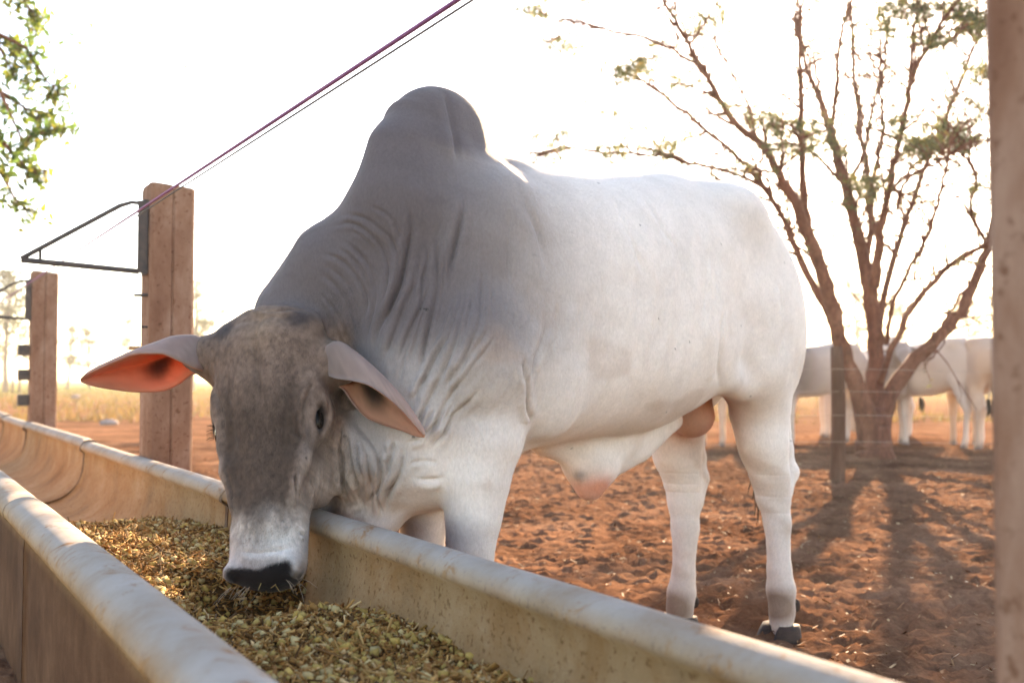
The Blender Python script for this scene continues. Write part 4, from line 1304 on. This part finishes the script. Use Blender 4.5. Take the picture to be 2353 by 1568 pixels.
    # skin of the scrotum, sheath tip and underside
    sk = np.clip(1.9 * band_mask(V, K(1594, 942, 3.20), (.085, .085, .095)), 0, 1) * (z < .79)
    C = C * (1 - sk[:, None]) + np.array([.36, .11, .045]) * sk[:, None]
    sk = np.clip(1.8 * band_mask(V, K(1360, 1116, 2.77), (.05, .05, .036)), 0, 1)
    C = C * (1 - sk[:, None]) + np.array([.55, .24, .15]) * sk[:, None]
    sk = band_mask(V, K(1331, 1090, 2.73), (.015, .015, .013))
    C = C * (1 - sk[:, None]) + np.array([.09, .075, .07]) * sk[:, None]
    dirt_ = (1 - sstep(.05, .45, z))[:, None] * .45
    C = C * (1 - dirt_) + np.array([.40, .27, .19]) * dirt_
    C = C * (1 + .16 * nz + .12 * nz2)[:, None]
    # dust and dung smears on the flanks and legs
    sm = sstep(.56, .72, fbm(u * 5.5 + 3, z * 7.5 + v * 3, 4, 61)) * (1 - head) * sstep(1.15, .55, z) * .40
    C = C * (1 - sm[:, None]) + np.array([.34, .205, .125]) * sm[:, None]
    # dust and small dark specks
    sp = (hash2(np.floor(u * 55).astype(np.int64), np.floor(z * 55).astype(np.int64), 9) > .9955)
    cu, cz = (u * 55) % 1 - .5, (z * 55) % 1 - .5
    sp = sp * (np.hypot(cu, cz) < .16)
    C = C * (1 - .6 * sp)[:, None]
    return np.clip(C, .01, .9)


def coat_material():
    m, nt, b = mat('bull_hide', .75, .10)
    a = node(nt, 'ShaderNodeVertexColor', layer_name='tint')
    v = coords(nt, 'Object')
    hair = ramp(nt, noise(nt, 170, 4, .75, coords(nt, 'Object', (1, 1, .5))), [(.30, (.85, .845, .845)), (.70, (1.12, 1.12, 1.12))])
    c = mix(nt, .8, a.outputs[0], hair, 'MULTIPLY')
    nt.links.new(c, b.inputs['Base Color'])
    b.inputs['Sheen Weight'].default_value = .12
    b.inputs['Sheen Roughness'].default_value = .45
    b.inputs['Subsurface Weight'].default_value = .12
    b.inputs['Subsurface Radius'].default_value = (.02, .008, .004)
    b.inputs['Subsurface Scale'].default_value = .6
    bump(nt, b, noise(nt, 330, 3, .7, coords(nt, 'Object', (1, 1, .4))), .35, .0022)
    return m


M_HIDE = coat_material()


def build_bull():
    S = sculpt_bull(.0066)
    V, Q = S.mesh(); V = relax(V, Q, 3)
    V, Q = split(V, Q); V = relax(V, Q, 2)
    N = normals(V, Q)
    u, v, z = V[:, 0], V[:, 1], V[:, 2]
    # broad anatomy: ribs, muscle, loose skin
    d = np.zeros(len(V))
    rib = np.sin((u + .18 * (z - 1.0)) * 2 * pi / .085 + 2 * (fbm(u * 3, z * 3, 2, 2) - .5)) * sstep(.36, .5, u) * (1 - sstep(.80, .95, u)) * sstep(.75, .9, z) * (1 - sstep(1.12, 1.24, z))
    d += .0026 * rib
    d += .018 * (fbm(u * 6 + 1.5 * v, z * 4.5, 3, 31) - .5) * sstep(-.3, .2, u) * (1 - .85 * sstep(1.08, 1.20, z))
    loose = sstep(.98, 1.2, u) * (1 - sstep(1.25, 1.34, z)) * sstep(.48, .62, z) * (u < 1.62)
    wav = fbm(u * 34 + z * 9 + v * 8, z * 5.5, 3, 8) - .5
    d += .0050 * wav * loose + .0030 * (fbm(u * 62 + z * 16 + v * 14, z * 8.5, 2, 18) - .5) * loose
    fl = fbm(u * 22 + z * 5, z * 3.0, 2, 28) - .5
    d += .0050 * fl * (1 - loose) * (1 - sstep(1.10, 1.22, z)) * sstep(-.2, .1, u) * sstep(.55, .7, z)
    # concave flank and hollow behind the shoulder
    d -= .018 * band_mask(V, (.33, .24, .98), (.10, .2, .12)) + .012 * band_mask(V, (.97, .25, .84), (.06, .2, .13))
    rel = V - H_POLL
    hs, ht, hn = rel @ H_S, rel @ H_D, rel @ H_N
    hf = (hn > -.03) * sstep(-.02, .03, ht) * (1 - sstep(.54, .57, ht)) * (np.abs(hs) < .16)
    ah = np.abs(hs)
    gz = lambda x_, c_, w_: np.exp(-((x_ - c_) / w_)**2)
    e_ = (-.0035 * gz(hs, .002, .007) * (1 - sstep(.16, .24, ht)) + .0035 * gz(ah, .032, .018) * (1 - sstep(.2, .3, ht))
          - .0065 * gz(ah, .080, .018) * gz(ht, .15, .055) - .0055 * gz(ah, .066, .013) * gz(ht, .275, .055)
          + .0055 * gz(hs, 0, .030) * gz(ht, .40, .09) - .0050 * gz(ah, .052, .013) * gz(ht, .43, .06)
          + .0030 * (fbm(hs * 42, ht * 30, 3, 44) - .5))
    d += hf * e_
    d += crease(V, N, FOLDS)
    # the same folds on the far side
    mirror = [(A, w, [(p[0], -p[1], p[2]) for p in pts]) for A, w, pts in FOLDS if np.mean([p[0] for p in pts]) < 1.36 and max(p[2] for p in pts) < 1.12]
    d += crease(V, N, mirror)
    # hind leg creases at the hock
    for (cx, cy, dd) in ((1760, 1090, 3.2), (1765, 1140, 3.2), (1770, 1178, 3.2), (1545, 1085, 3.3), (1552, 1110, 3.3), (1556, 1130, 3.3)):
        c = K(cx, cy, dd)
        d -= .0014 * np.exp(-((z - c[2] - .04 * (u - c[0])) / .0035)**2) * (np.hypot(u - c[0], v - c[1]) < .075)
    V = V + N * d[:, None]
    V = relax(V, Q, 1, .35)
    C = bull_colours(V)
    root = empty('bull', (float(BULL_O[0]), float(BULL_O[1]), 0.0))
    M3 = BULL_R.T
    root.matrix_world = Matrix.Translation(Vector(BULL_O.tolist())) @ Matrix(M3.tolist()).to_4x4()
    tag(root, 'big white zebu bull with a slate grey hump, head down in the feed trough', 'bull')
    body = mesh_obj('body', V, Q, M_HIDE, root, True, C)
    return root, body


bull, bull_body = build_bull()


def fur_tris(V, Q, C, n, rng):
    """short hair lying along the coat: one thin triangle each"""
    A = np.linalg.norm(np.cross(V[Q[:, 2]] - V[Q[:, 0]], V[Q[:, 3]] - V[Q[:, 1]]), axis=1)
    ce = V[Q].mean(1); rel = ce - H_POLL
    headish = (np.linalg.norm(rel - np.outer(rel @ H_D, H_D), axis=1) < .2) & ((rel @ H_D) > -.05) & ((rel @ H_D) < .56)
    w = A * np.where(headish, 3.2, 1.0); w /= w.sum()
    f = rng.choice(len(Q), n, p=w)
    b = rng.dirichlet((1, 1, 1, 1), n)
    P = (V[Q[f]] * b[:, :, None]).sum(1)
    N = normals(V, Q); nn = (N[Q[f]] * b[:, :, None]).sum(1); nn /= np.linalg.norm(nn, axis=1)[:, None]
    col_ = (C[Q[f]] * b[:, :, None]).sum(1)
    flow = np.where(headish[f][:, None], H_D * .8 + 0 * P, np.array([-.75, 0, -.65]) + 0 * P)
    flow = flow + rng.normal(0, .28, P.shape)
    flow -= (flow * nn).sum(1)[:, None] * nn; flow /= np.linalg.norm(flow, axis=1)[:, None] + 1e-9
    L = rng.uniform(.004, .009, n)[:, None]
    d = flow + nn * rng.uniform(.12, .50, n)[:, None]; d /= np.linalg.norm(d, axis=1)[:, None]
    sd_ = np.cross(nn, flow) * .00028
    W = np.stack([P - sd_ - nn * .0006, P + sd_ - nn * .0006, P + d * L], 1).reshape(-1, 3)
    cc_ = np.clip(col_ * np.where(headish[f][:, None], rng.uniform(.45, 1.6, (n, 1)), rng.uniform(.82, 1.18, (n, 1))), .01, .9)
    # no hair over the eye or the bare nose
    keep = np.ones(n, bool)
    for s_ in (1, -1):
        c_, o_, sd2 = eye_frame(s_)
        keep &= np.linalg.norm(P - c_ - o_ * .01, axis=1) > .030
    keep &= col_.mean(1) > .045
    k3 = np.repeat(keep, 3)
    return W[k3], np.repeat(cc_, 3, 0)[k3]


def add_fur(body, n=420000):
    me = body.data
    V = np.empty(len(me.vertices) * 3, np.float32); me.vertices.foreach_get('co', V); V = V.reshape(-1, 3).astype(float)
    Q = np.empty(len(me.loops), np.int32); me.loops.foreach_get('vertex_index', Q); Q = Q.reshape(-1, 4)
    C = np.empty(len(V) * 4, np.float32); me.color_attributes['tint'].data.foreach_get('color', C); C = C.reshape(-1, 4)[:, :3].astype(float)
    W, cc_ = fur_tris(V, Q, C, n, np.random.default_rng(8))
    o = mesh_obj('short_fur', W, np.arange(len(W)).reshape(-1, 3), tinted('fur_hair', .6, .25, .35), bull, False, cc_)
    tag(o, kind='stuff')


add_fur(bull_body)

# eyes
m, nt, b = mat('eye_gloss', .18, .18)
b.inputs['Base Color'].default_value = (.008, .006, .005, 1)
M_EYE = m
M_LASH = noisy('lash_hair', [(.3, (.012, .010, .009)), (.7, (.03, .025, .02))], 60, .7, 0)


def ball(c, r, axes, nu=24, nv=14):
    V = []; F = []
    for i in range(nv + 1):
        th = pi * i / nv
        for k in range(nu):
            ph = 2 * pi * k / nu
            p = (r[0] * sin(th) * cos(ph), r[1] * sin(th) * sin(ph), r[2] * cos(th))
            V.append(np.array(c) + sum(p[j] * np.array(axes[j]) for j in range(3)))
    for i in range(nv):
        for k in range(nu):
            F.append((i * nu + k, i * nu + (k + 1) % nu, (i + 1) * nu + (k + 1) % nu, (i + 1) * nu + k))
    return V, F


for s in (1, -1):
    c, out, side = eye_frame(s)
    V, F = ball(c - out * (.0065 if s > 0 else .0105), (.0195, .0215, .0310), (out, side, H_D))
    ey = mesh_obj('eye', V, F, M_EYE, bull)
    mb = MB()
    for k in range(16):
        t = -.85 + 1.5 * k / 15
        p = c + H_D * (t * .020) + H_N * .008 + out * (.012 if s > 0 else .006)
        dr = out * .9 + H_N * .45 + H_D * (.5 * t + .2) + np.array([random.gauss(0, .1) for _ in range(3)])
        dr /= np.linalg.norm(dr)
        mb.tube([p, p + dr * .010, p + dr * .017 + H_D * .004], [.0006, .0004, .0002], 4)
    tag(mb.build('eyelash', M_LASH, bull), kind='stuff')


# ears: a drooping leaf-shaped half tube, furred outside, bare inside
def ear(keys, flip, label):
    """keys: rows of (front rim, crown, back wall, lower edge) points down the length"""
    rows = [[np.array(p, float) for p in r] for r in keys]
    nr, na = 26, 22
    t0 = np.linspace(0, 1, len(rows)); T = np.linspace(0, 1, nr)
    cols = []
    for j in range(4):
        P = np.array([r[j] for r in rows])
        cols.append(np.stack([hermite(t0, P[:, k], T) for k in range(3)], 1))
    V = []
    for i in range(nr):
        q = np.array([cols[j][i] for j in range(4)])
        s = np.array([0, .30, .62, 1.0])
        V.append(np.stack([hermite(s, q[:, k], np.linspace(0, 1, na)) for k in range(3)], 1))
    V = np.array(V)
    Vr = V.reshape(-1, 3)
    ii = (np.arange(nr - 1)[:, None] * na + np.arange(na - 1)[None, :]).ravel()
    Q = np.stack([ii, ii + 1, ii + na + 1, ii + na], 1)
    if flip: Q = Q[:, ::-1]
    Vr = relax(Vr, Q, 1, .3)
    N = normals(Vr, Q)
    T2, A2 = np.meshgrid(T, np.linspace(0, 1, na), indexing='ij')
    th = .0035 + .004 * (1 - T2.ravel())
    rim = np.minimum(A2, 1 - A2).ravel()
    th = th * np.clip(.35 + rim * 8, 0, 1) * np.clip(.3 + (1 - T2.ravel()) * 10, 0, 1)
    ridge = .0016 * np.sin(A2.ravel() * 30) * sstep(.1, .3, T2.ravel())
    Vo = Vr + N * th[:, None]; Vi = Vr - N * th[:, None] + N * ridge[:, None]
    n = len(Vr)
    edge = [i * na for i in range(nr)] , [i * na + na - 1 for i in range(nr)], list(range((nr - 1) * na, nr * na)), list(range(na))
    F = [tuple(q) for q in Q.tolist()] + [tuple(n + k for k in q[::-1]) for q in Q.tolist()]
    for e, rev in ((edge[0], True), (edge[1], False), (edge[2], True), (edge[3], False)):
        for a_, b_ in zip(e[:-1], e[1:]):
            f = (a_, b_, n + b_, n + a_)
            F.append(f if rev else f[::-1])
    t, a = T2.ravel(), A2.ravel()
    nz = fbm(t * 30, a * 20, 3, 3) - .5
    outer = np.array([.19, .155, .140]) + np.array([.16, .12, .10]) * t[:, None]
    outer = outer * (1 + .5 * nz[:, None])
    inner = np.array([.34, .185, .115]) + 0 * outer
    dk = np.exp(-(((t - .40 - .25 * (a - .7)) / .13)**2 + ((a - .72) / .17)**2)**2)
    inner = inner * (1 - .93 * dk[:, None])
    base = np.exp(-((t - .16) / .10)**2)  # backlit orange glow near the root, painted into the inner skin
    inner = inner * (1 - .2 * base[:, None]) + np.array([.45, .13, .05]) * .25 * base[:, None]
    inner = inner * (1 + .25 * nz[:, None])
    C = np.clip(np.concatenate([outer, inner]), .01, .9)
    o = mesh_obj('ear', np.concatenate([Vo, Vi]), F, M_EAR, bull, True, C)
    o['label'] = label
    return o


M_EAR = tinted('ear_skin', .7, .2, .30, None, .2)
_nt = M_EAR.node_tree
_t = [n for n in _nt.nodes if n.bl_idname == 'ShaderNodeBsdfTranslucent'][0]
_a = [n for n in _nt.nodes if n.bl_idname == 'ShaderNodeVertexColor'][0]
_nt.links.new(mix(_nt, 1.0, _a.outputs[0], (2.6, .95, .42, 1), 'MULTIPLY'), _t.inputs[0])

# rows from root to tip: front rim, crown, back wall, lower edge  (image position, depth)
left_rows = [
    [K(745, 860, 2.235), K(752, 800, 2.230), K(775, 840, 2.285), K(762, 885, 2.255)],
    [K(775, 872, 2.195), K(775, 788, 2.215), K(800, 850, 2.280), K(785, 892, 2.235)],
    [K(805, 876, 2.160), K(806, 806, 2.195), K(828, 858, 2.270), K(808, 925, 2.225)],
    [K(842, 884, 2.140), K(846, 838, 2.175), K(864, 880, 2.250), K(842, 962, 2.215)],
    [K(882, 908, 2.135), K(890, 880, 2.160), K(900, 914, 2.230), K(882, 978, 2.205)],
    [K(922, 942, 2.140), K(930, 926, 2.150), K(934, 948, 2.200), K(922, 990, 2.185)],
    [K(956, 980, 2.145), K(961, 970, 2.150), K(961, 980, 2.170), K(957, 1003, 2.165)],
    [K(975, 1000, 2.150), K(977, 998, 2.150), K(976, 1001, 2.155), K(975, 1005, 2.155)],
]
right_rows = [
    [K(474, 855, 2.28), K(470, 785, 2.30), K(462, 825, 2.36), K(468, 862, 2.31)],
    [K(448, 848, 2.25), K(440, 774, 2.29), K(436, 815, 2.37), K(446, 858, 2.32)],
    [K(408, 828, 2.235), K(402, 776, 2.28), K(402, 815, 2.38), K(416, 880, 2.34)],
    [K(366, 812, 2.23), K(362, 789, 2.27), K(362, 825, 2.38), K(374, 899, 2.34)],
    [K(318, 812, 2.23), K(314, 806, 2.25), K(316, 835, 2.36), K(325, 902, 2.33)],
    [K(268, 829, 2.24), K(264, 827, 2.25), K(266, 845, 2.33), K(270, 897, 2.31)],
    [K(215, 853, 2.25), K(212, 852, 2.255), K(212, 860, 2.29), K(215, 887, 2.28)],
    [K(186, 870, 2.26), K(184, 871, 2.26), K(184, 874, 2.265), K(187, 878, 2.265)],
]
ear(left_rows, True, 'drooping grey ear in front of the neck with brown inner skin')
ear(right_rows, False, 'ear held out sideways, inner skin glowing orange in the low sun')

# hooves
M_HOOF = noisy('hoof_horn', [(.3, (.018, .010, .007)), (.7, (.042, .022, .015))], 30, .85, .3, .003, 80, (1, 1, 4), .4)


def hoof(x, y, depth):
    c = K(x, y, depth)
    for s in (-1, 1):
        V = []; F = []; n_ = 14; lv = [(-.012, 1.0), (.012, .96), (.032, .84), (.045, .70)]
        for i, (z, sc) in enumerate(lv):
            for k in range(n_):
                a = 2 * pi * k / n_
                fx = cos(a) * (.072 if cos(a) > 0 else .055) * sc + .018 * (1 - i / 3) ; fy = sin(a) * .034 * sc
                if cos(a) > 0: fy *= 1 - .45 * cos(a)**2
                V.append((c[0] + fx, c[1] + s * .033 + fy - s * .006 * max(0, cos(a)), max(z, -.01)))
        for i in range(len(lv) - 1):
            for k in range(n_):
                F.append((i * n_ + k, i * n_ + (k + 1) % n_, (i + 1) * n_ + (k + 1) % n_, (i + 1) * n_ + k))
        F.append(tuple(range(n_ - 1, -1, -1))); F.append(tuple((len(lv) - 1) * n_ + k for k in range(n_)))
        mesh_obj('hoof_claw', V, F, M_HOOF, bull, True)
        V2, F2 = ball((c[0] - .052, c[1] + s * .024, c[2] + .075), (.014, .013, .020), np.eye(3), 10, 7)
        mesh_obj('dewclaw', V2, F2, M_HOOF, bull, True)


hoof(1793, 1450, 3.20); hoof(1560, 1440, 3.31); hoof(1079, 1620, 2.29); hoof(966, 1590, 2.45)

# whiskers at the muzzle, hair tuft on the sheath, chaff on the nose
M_WHISK = noisy('pale_whisker', [(.3, (.40, .30, .2)), (.7, (.60, .48, .34))], 50, .5, 0)
mb = MB()
for k in range(26):
    s = -1 if k % 3 else 1
    p = HP(s * random.uniform(.025, .07), random.uniform(.57, .585), random.uniform(-.05, .02))
    d = H_S * s * random.uniform(.3, 1) + H_D * random.uniform(.5, 1.1) + H_N * random.uniform(0, .5)
    d /= np.linalg.norm(d); L = random.uniform(.018, .045)
    mb.tube([p, p + d * L * .5, p + d * L + H_D * .005], [.0005, .0004, .0002], 4)
tag(mb.build('whisker', M_WHISK, bull), kind='stuff')
mb = MB(); c0 = K(1357, 1132, 2.768)
for k in range(60):
    p = c0 + np.array([random.gauss(0, .008), random.gauss(0, .008), random.uniform(-.004, .012)])
    d = np.array([random.gauss(0, .5), random.gauss(0, .5), -1]); d /= np.linalg.norm(d); L = random.uniform(.012, .034)
    mb.tube([p, p + d * L * .5, p + d * L + np.array([random.gauss(0, .004), random.gauss(0, .004), 0])], [.0006, .0005, .0002], 4)
tag(mb.build('hair_tuft', M_WHISK, bull), kind='stuff')
mb = MB()
for k in range(9):
    p = HP(random.uniform(-.05, .05), random.uniform(.576, .592), random.uniform(-.02, .03))
    d = np.array([random.gauss(0, 1) for _ in range(3)]); d[2] = -abs(d[2]) * 1.2; d /= np.linalg.norm(d); L = random.uniform(.006, .022)
    mb.tube([p, p + d * L * .5, p + d * L], [.0011, .001, .0006], 4)
chaff = mb.build('chaff', noisy('chaff_straw', [(.3, (.20, .12, .04)), (.7, (.36, .25, .10))], 50, .7, 0), None); chaff.matrix_world = bull.matrix_world.copy()
tag(chaff, 'bits of chopped fodder clinging to the wet black nose of the bull', 'fodder', kind='stuff')
# tail switch
mb = MB(); c0 = np.array([-.25, -.03, .53])
for k in range(50):
    a = random.uniform(0, 2 * pi); r = random.uniform(0, .02)
    p = c0 + np.array([r * cos(a), r * sin(a), random.uniform(-.02, .05)])
    e = p + np.array([random.gauss(0, .02), random.gauss(0, .02), -random.uniform(.12, .25)])
    mb.tube([p, (p + e) / 2 + np.array([random.gauss(0, .008), random.gauss(0, .008), 0]), e], [.003, .0025, .0008], 4)
tag(mb.build('tail_switch', M_LASH, bull), kind='stuff')

# ------------------------------------------------------------ the herd beyond the fence
def sculpt_cow(graze=True, hump=.09, seed=0):
    S = Sculpt((-.45, -.42, -.02), (2.1, .42, 1.6), .022)
    us = [-.26, -.2, -.1, .05, .3, .6, .9, 1.15, 1.33, 1.42]
    S.barrel(us, [1.02, 1.12, 1.22, 1.30, 1.30, 1.26, 1.23, 1.22, 1.10, 1.0], [.93, .86, .80, .74, .66, .60, .59, .62, .68, .8],
             [.03, .10, .16, .20, .25, .27, .24, .18, .12, .05], k=.04, p=2.3)
    S.ell((.12, .15, 1.22), (.10, .06, .06), .08); S.ell((.12, -.15, 1.22), (.10, .06, .06), .08)
    S.ell((1.12, 0, 1.22), (.17, .07, hump + .06), .07)
    for s in (1, -1):
        S.ell((.02, .11 * s, .92), (.17, .085, .26), .07)
        S.chain([(.06, .13 * s, .80), (-.03, .13 * s, .55), (-.08, .13 * s, .46)], [.10, .06, .045], .04)
        S.chain([(-.08, .13 * s, .46), (-.06, .13 * s, .30), (-.05, .13 * s, .12), (-.02, .13 * s, .02)], [.045, .032, .036, .045], .02)
        S.ell((1.08, .14 * s, .88), (.14, .07, .26), .05)
        S.chain([(1.08, .13 * s, .75), (1.10, .13 * s, .42), (1.09, .13 * s, .12), (1.11, .13 * s, .02)], [.085, .048, .036, .045], .03)
    if graze:
        S.chain([(1.22, 0, 1.05), (1.45, .02, .80), (1.62, .03, .52)], [.17, .13, .095], .06)
        S.chain([(1.62, .03, .52), (1.70, .03, .34), (1.74, .03, .17)], [.095, .085, .060], .03)
        e0 = np.array([1.60, .03, .53])
    else:
        S.chain([(1.20, 0, 1.05), (1.42, .0, 1.16), (1.58, .0, 1.24)], [.17, .125, .095], .06)
        S.chain([(1.58, 0, 1.24), (1.72, .0, 1.16), (1.86, .0, 1.05)], [.10, .085, .058], .03)
        e0 = np.array([1.56, 0, 1.27])
    S.chain([(1.2, 0, .70), (1.40, 0, .70)], [.06, .04], .08)
    S.chain([(-.20, 0, 1.14), (-.27, 0, 1.05), (-.28, 0, .8), (-.26, 0, .55)], [.035, .025, .018, .014], .02)
    for s in (1, -1):
        S.ell(e0 + np.array([-.01, .16 * s, -.03]), (.04, .12, .03), .02, axes=((1, 0, 0), (0, 1, -.4 * s), (0, .4 * s, 1)))
    V, Q = S.mesh(); V = relax(V, Q, 2)
    u, v, z = V.T
    nz = fbm(u * 4 + 9 * seed, z * 4 + v * 3, 3, seed) - .5
    return V, Q, nz


M_COW = tinted('cow_hide', .75, .15, 0, None, .3)
M_TASSEL = M_LASH


def cow_mesh(name, graze, hump, dark, seed):
    V, Q, nz = sculpt_cow(graze, hump, seed)
    u, v, z = V.T
    wh = np.array([.50, .43, .38]) if seed != 2 else np.array([.44, .32, .24]); gr = np.array([.14, .11, .10])
    g = dark * np.clip(sstep(.45, 1.0, u + .3 * nz) * sstep(.45, .8, z) + .5 * sstep(1.1, 1.3, z), 0, 1)
    g = np.maximum(g, .9 * (1 - sstep(.03, .09, z)))
    C = wh * (1 - g[:, None]) + gr * g[:, None]
    C *= (1 + .25 * nz)[:, None]
    me = mesh_obj(name, V, Q, M_COW, None, True, C, link=False).data
    mb = MB(); r = np.random.default_rng(seed)
    for _ in range(24):
        p = np.array([-.26, 0, .56]) + r.normal(0, .012, 3); mb.tube([p, p + r.normal(0, .012, 3) - np.array([0, 0, .1]), p + r.normal(0, .02, 3) - np.array([0, 0, .2])], [.008, .007, .002], 4)
    return me


ME = [cow_mesh('cow_a', True, .13, 1.0, 1), cow_mesh('cow_b', False, .08, .25, 2), cow_mesh('cow_c', True, .07, .15, 3), cow_mesh('cow_d', False, .11, .7, 4)]
mb = MB(); r_ = np.random.default_rng(3)
for _ in range(22):
    p = np.array([-.26, 0, .57]) + r_.normal(0, .008, 3)
    mb.tube([p, p + r_.normal(0, .010, 3) - np.array([0, 0, .09]), p + r_.normal(0, .016, 3) - np.array([0, 0, .19])], [.009, .008, .002], 4)
tass = mb.build('tail_tassel', M_TASSEL, None); tass_me = tass.data
bpy.data.objects.remove(tass)
HERD = [  # mesh, image x, depth, heading (degrees from +X), scale, label
    (0, 1880, 12.4, 205, 1.0, 'grey-shouldered zebu grazing beside the wooden fence post, next to the bull\'s rump'),
    (3, 2035, 12.9, 262, .98, 'zebu facing the yard from behind the forked trunk of the bare tree'),
    (2, 2138, 12.2, 118, 1.04, 'white zebu grazing in the gap between the bare tree\'s limbs and the rear-on animal'),
    (1, 2242, 12.0, 80, 1.04, 'white zebu seen from behind with its dark-tipped tail hanging, beside the close post'),
    (1, 1660, 12.6, 245, .93, 'zebu of which only the pale legs show between the bull\'s hind legs'),
    (2, 1985, 14.2, 178, 1.02, 'pale zebu farthest back, its white back showing over the fence post'),
    (0, 1120, 12.2, 12, .9, 'zebu of which only a tan leg shows under the bull\'s belly, behind the elbow'),
    (2, 2345, 12.8, 110, 1.0, 'zebu almost wholly hidden behind the close concrete post'),
]
HERD = HERD[:-1]
for k, x, dep, hd, sc, lab in HERD:
    p = at(x, 1000, dep)
    t = empty('zebu_cow', (float(p[0]), float(p[1]), float(ground_z(np.array(p[0]), np.array(p[1])))), radians(hd))
    sc *= .93; t.scale = (sc, sc, sc)
    tag(t, lab, 'cow', 'white zebu herd behind the fence')
    off = Vector((-.55, 0, 0))
    o = bpy.data.objects.new('body', ME[k]); col.objects.link(o); o.parent = t; o.location = off
    o = bpy.data.objects.new('tail_tassel', tass_me); col.objects.link(o); o.parent = t; o.location = off

# ------------------------------------------------------------ wire fence in front of the tree
M_FPOST = noisy('fence_post_wood', [(.3, (.055, .028, .018)), (.6, (.11, .06, .04)), (.8, (.20, .13, .095))], 9, .9, .5, .008, 40, (1, 1, .2))
M_WIRE = noisy('galvanised_wire', [(.3, (.20, .16, .13)), (.7, (.34, .29, .25))], 30, .35, 0, spec=.6)
f0 = at(1924, 1100, 8.0)
fence = empty('wire_fence', (float(f0[0]), float(f0[1]), 0))
tag(fence, 'thin wire cattle fence on rough wooden posts in front of the bare tree', 'fence')
FX = np.array([1.0, .10, 0]); FX /= np.linalg.norm(FX)
for i, k in enumerate((0, 2.05)):
    c = FX * k; z0 = float(ground_z(np.array(f0[0] + c[0]), np.array(f0[1] + c[1])))
    mb = MB(); zz = np.linspace(z0 - .15, 1.035, 9)
    mb.tube([c + np.array([.012 * sin(3 * z + i), .008 * cos(4 * z), z]) for z in zz], [.062, .060, .057, .056, .054, .055, .053, .050, .044], 11)
    mb.build('fence_post', M_FPOST, fence, True)
for z in (.30, .50, .68, .85):
    mb = MB()
    mb.tube([FX * s + np.array([0, -.058, z + .012 * cos(s * 2.2)]) for s in np.linspace(-2.2, 2.6, 30)], .0015, 5)
    mb.build('wire', M_WIRE, fence)

# ------------------------------------------------------------ small things in the far yard
M_STONE = noisy('field_stone', [(.3, (.16, .12, .11)), (.7, (.32, .26, .24))], 12, .9, .4, .01, 50)


def stone(x, y, w, label):
    dep = CAM_H * F_PX / max(y - 870, 5); c = at(x, y, dep); r = w / F_PX * dep / 2
    V, F = ball((0, 0, 0), (r, r * .8, r * .45), np.eye(3), 14, 9)
    V = [np.array(p) * (1 + .35 * (float(fbm(np.array(p[0] / r * 1.5 + 7 + x), np.array(p[1] / r * 1.5 + p[2] / r), 3, 4)) - .5)) for p in V]
    o = mesh_obj('stone', V, F, M_STONE, None, True); o.location = (float(c[0]), float(c[1]), float(ground_z(np.array(c[0]), np.array(c[1])) + r * .25))
    tag(o, label, 'stone')


stone(250, 975, 42, 'dark stone lying on the red earth left of the nearer concrete post')
stone(175, 915, 24, 'pale stone far out on the pasture between the concrete posts')
for x, y, lab in ((44, 884, 'thin far fence stake beyond the farther concrete post'), (28, 890, 'far fence stake at the edge of the pasture, left of the other stake')):
    dep = 60.0; b_ = at(x, 900, dep)
    mb = MB(); mb.tube([(0, 0, -.1), (.03, 0, .7), (0, 0, 1.3)], [.07, .065, .06], 7)
    o = mb.build('fence_stake', M_FPOST, None, True); o.location = (float(b_[0]), float(b_[1]), 0.0)
    tag(o, lab, 'stake', 'far fence stakes')

# ------------------------------------------------------------ thin haze, added to stand in for veiling glare
hz = bpy.data.materials.new('haze_air'); hz.use_nodes = True
nt = hz.node_tree
nt.nodes.remove(nt.nodes['Principled BSDF'])
pv = node(nt, 'ShaderNodeVolumePrincipled', i_Density=HAZE, i_Anisotropy=.45)
pv.inputs['Color'].default_value = (.95, .95, .96, 1)
nt.links.new(pv.outputs[0], nt.nodes['Material Output'].inputs['Volume'])
mb = MB(); hx, hy = float(max(abs(gx[0]), gx[-1])) + 4, (float(gy[0]) - 4, float(gy[-1]) + 4)
mb.box((0, (hy[0] + hy[1]) / 2, 4.9), 2 * hx, hy[1] - hy[0], 12.2)
tag(mb.build('haze', hz, None), 'pale haze added over the whole yard to stand in for glare', kind='stuff')
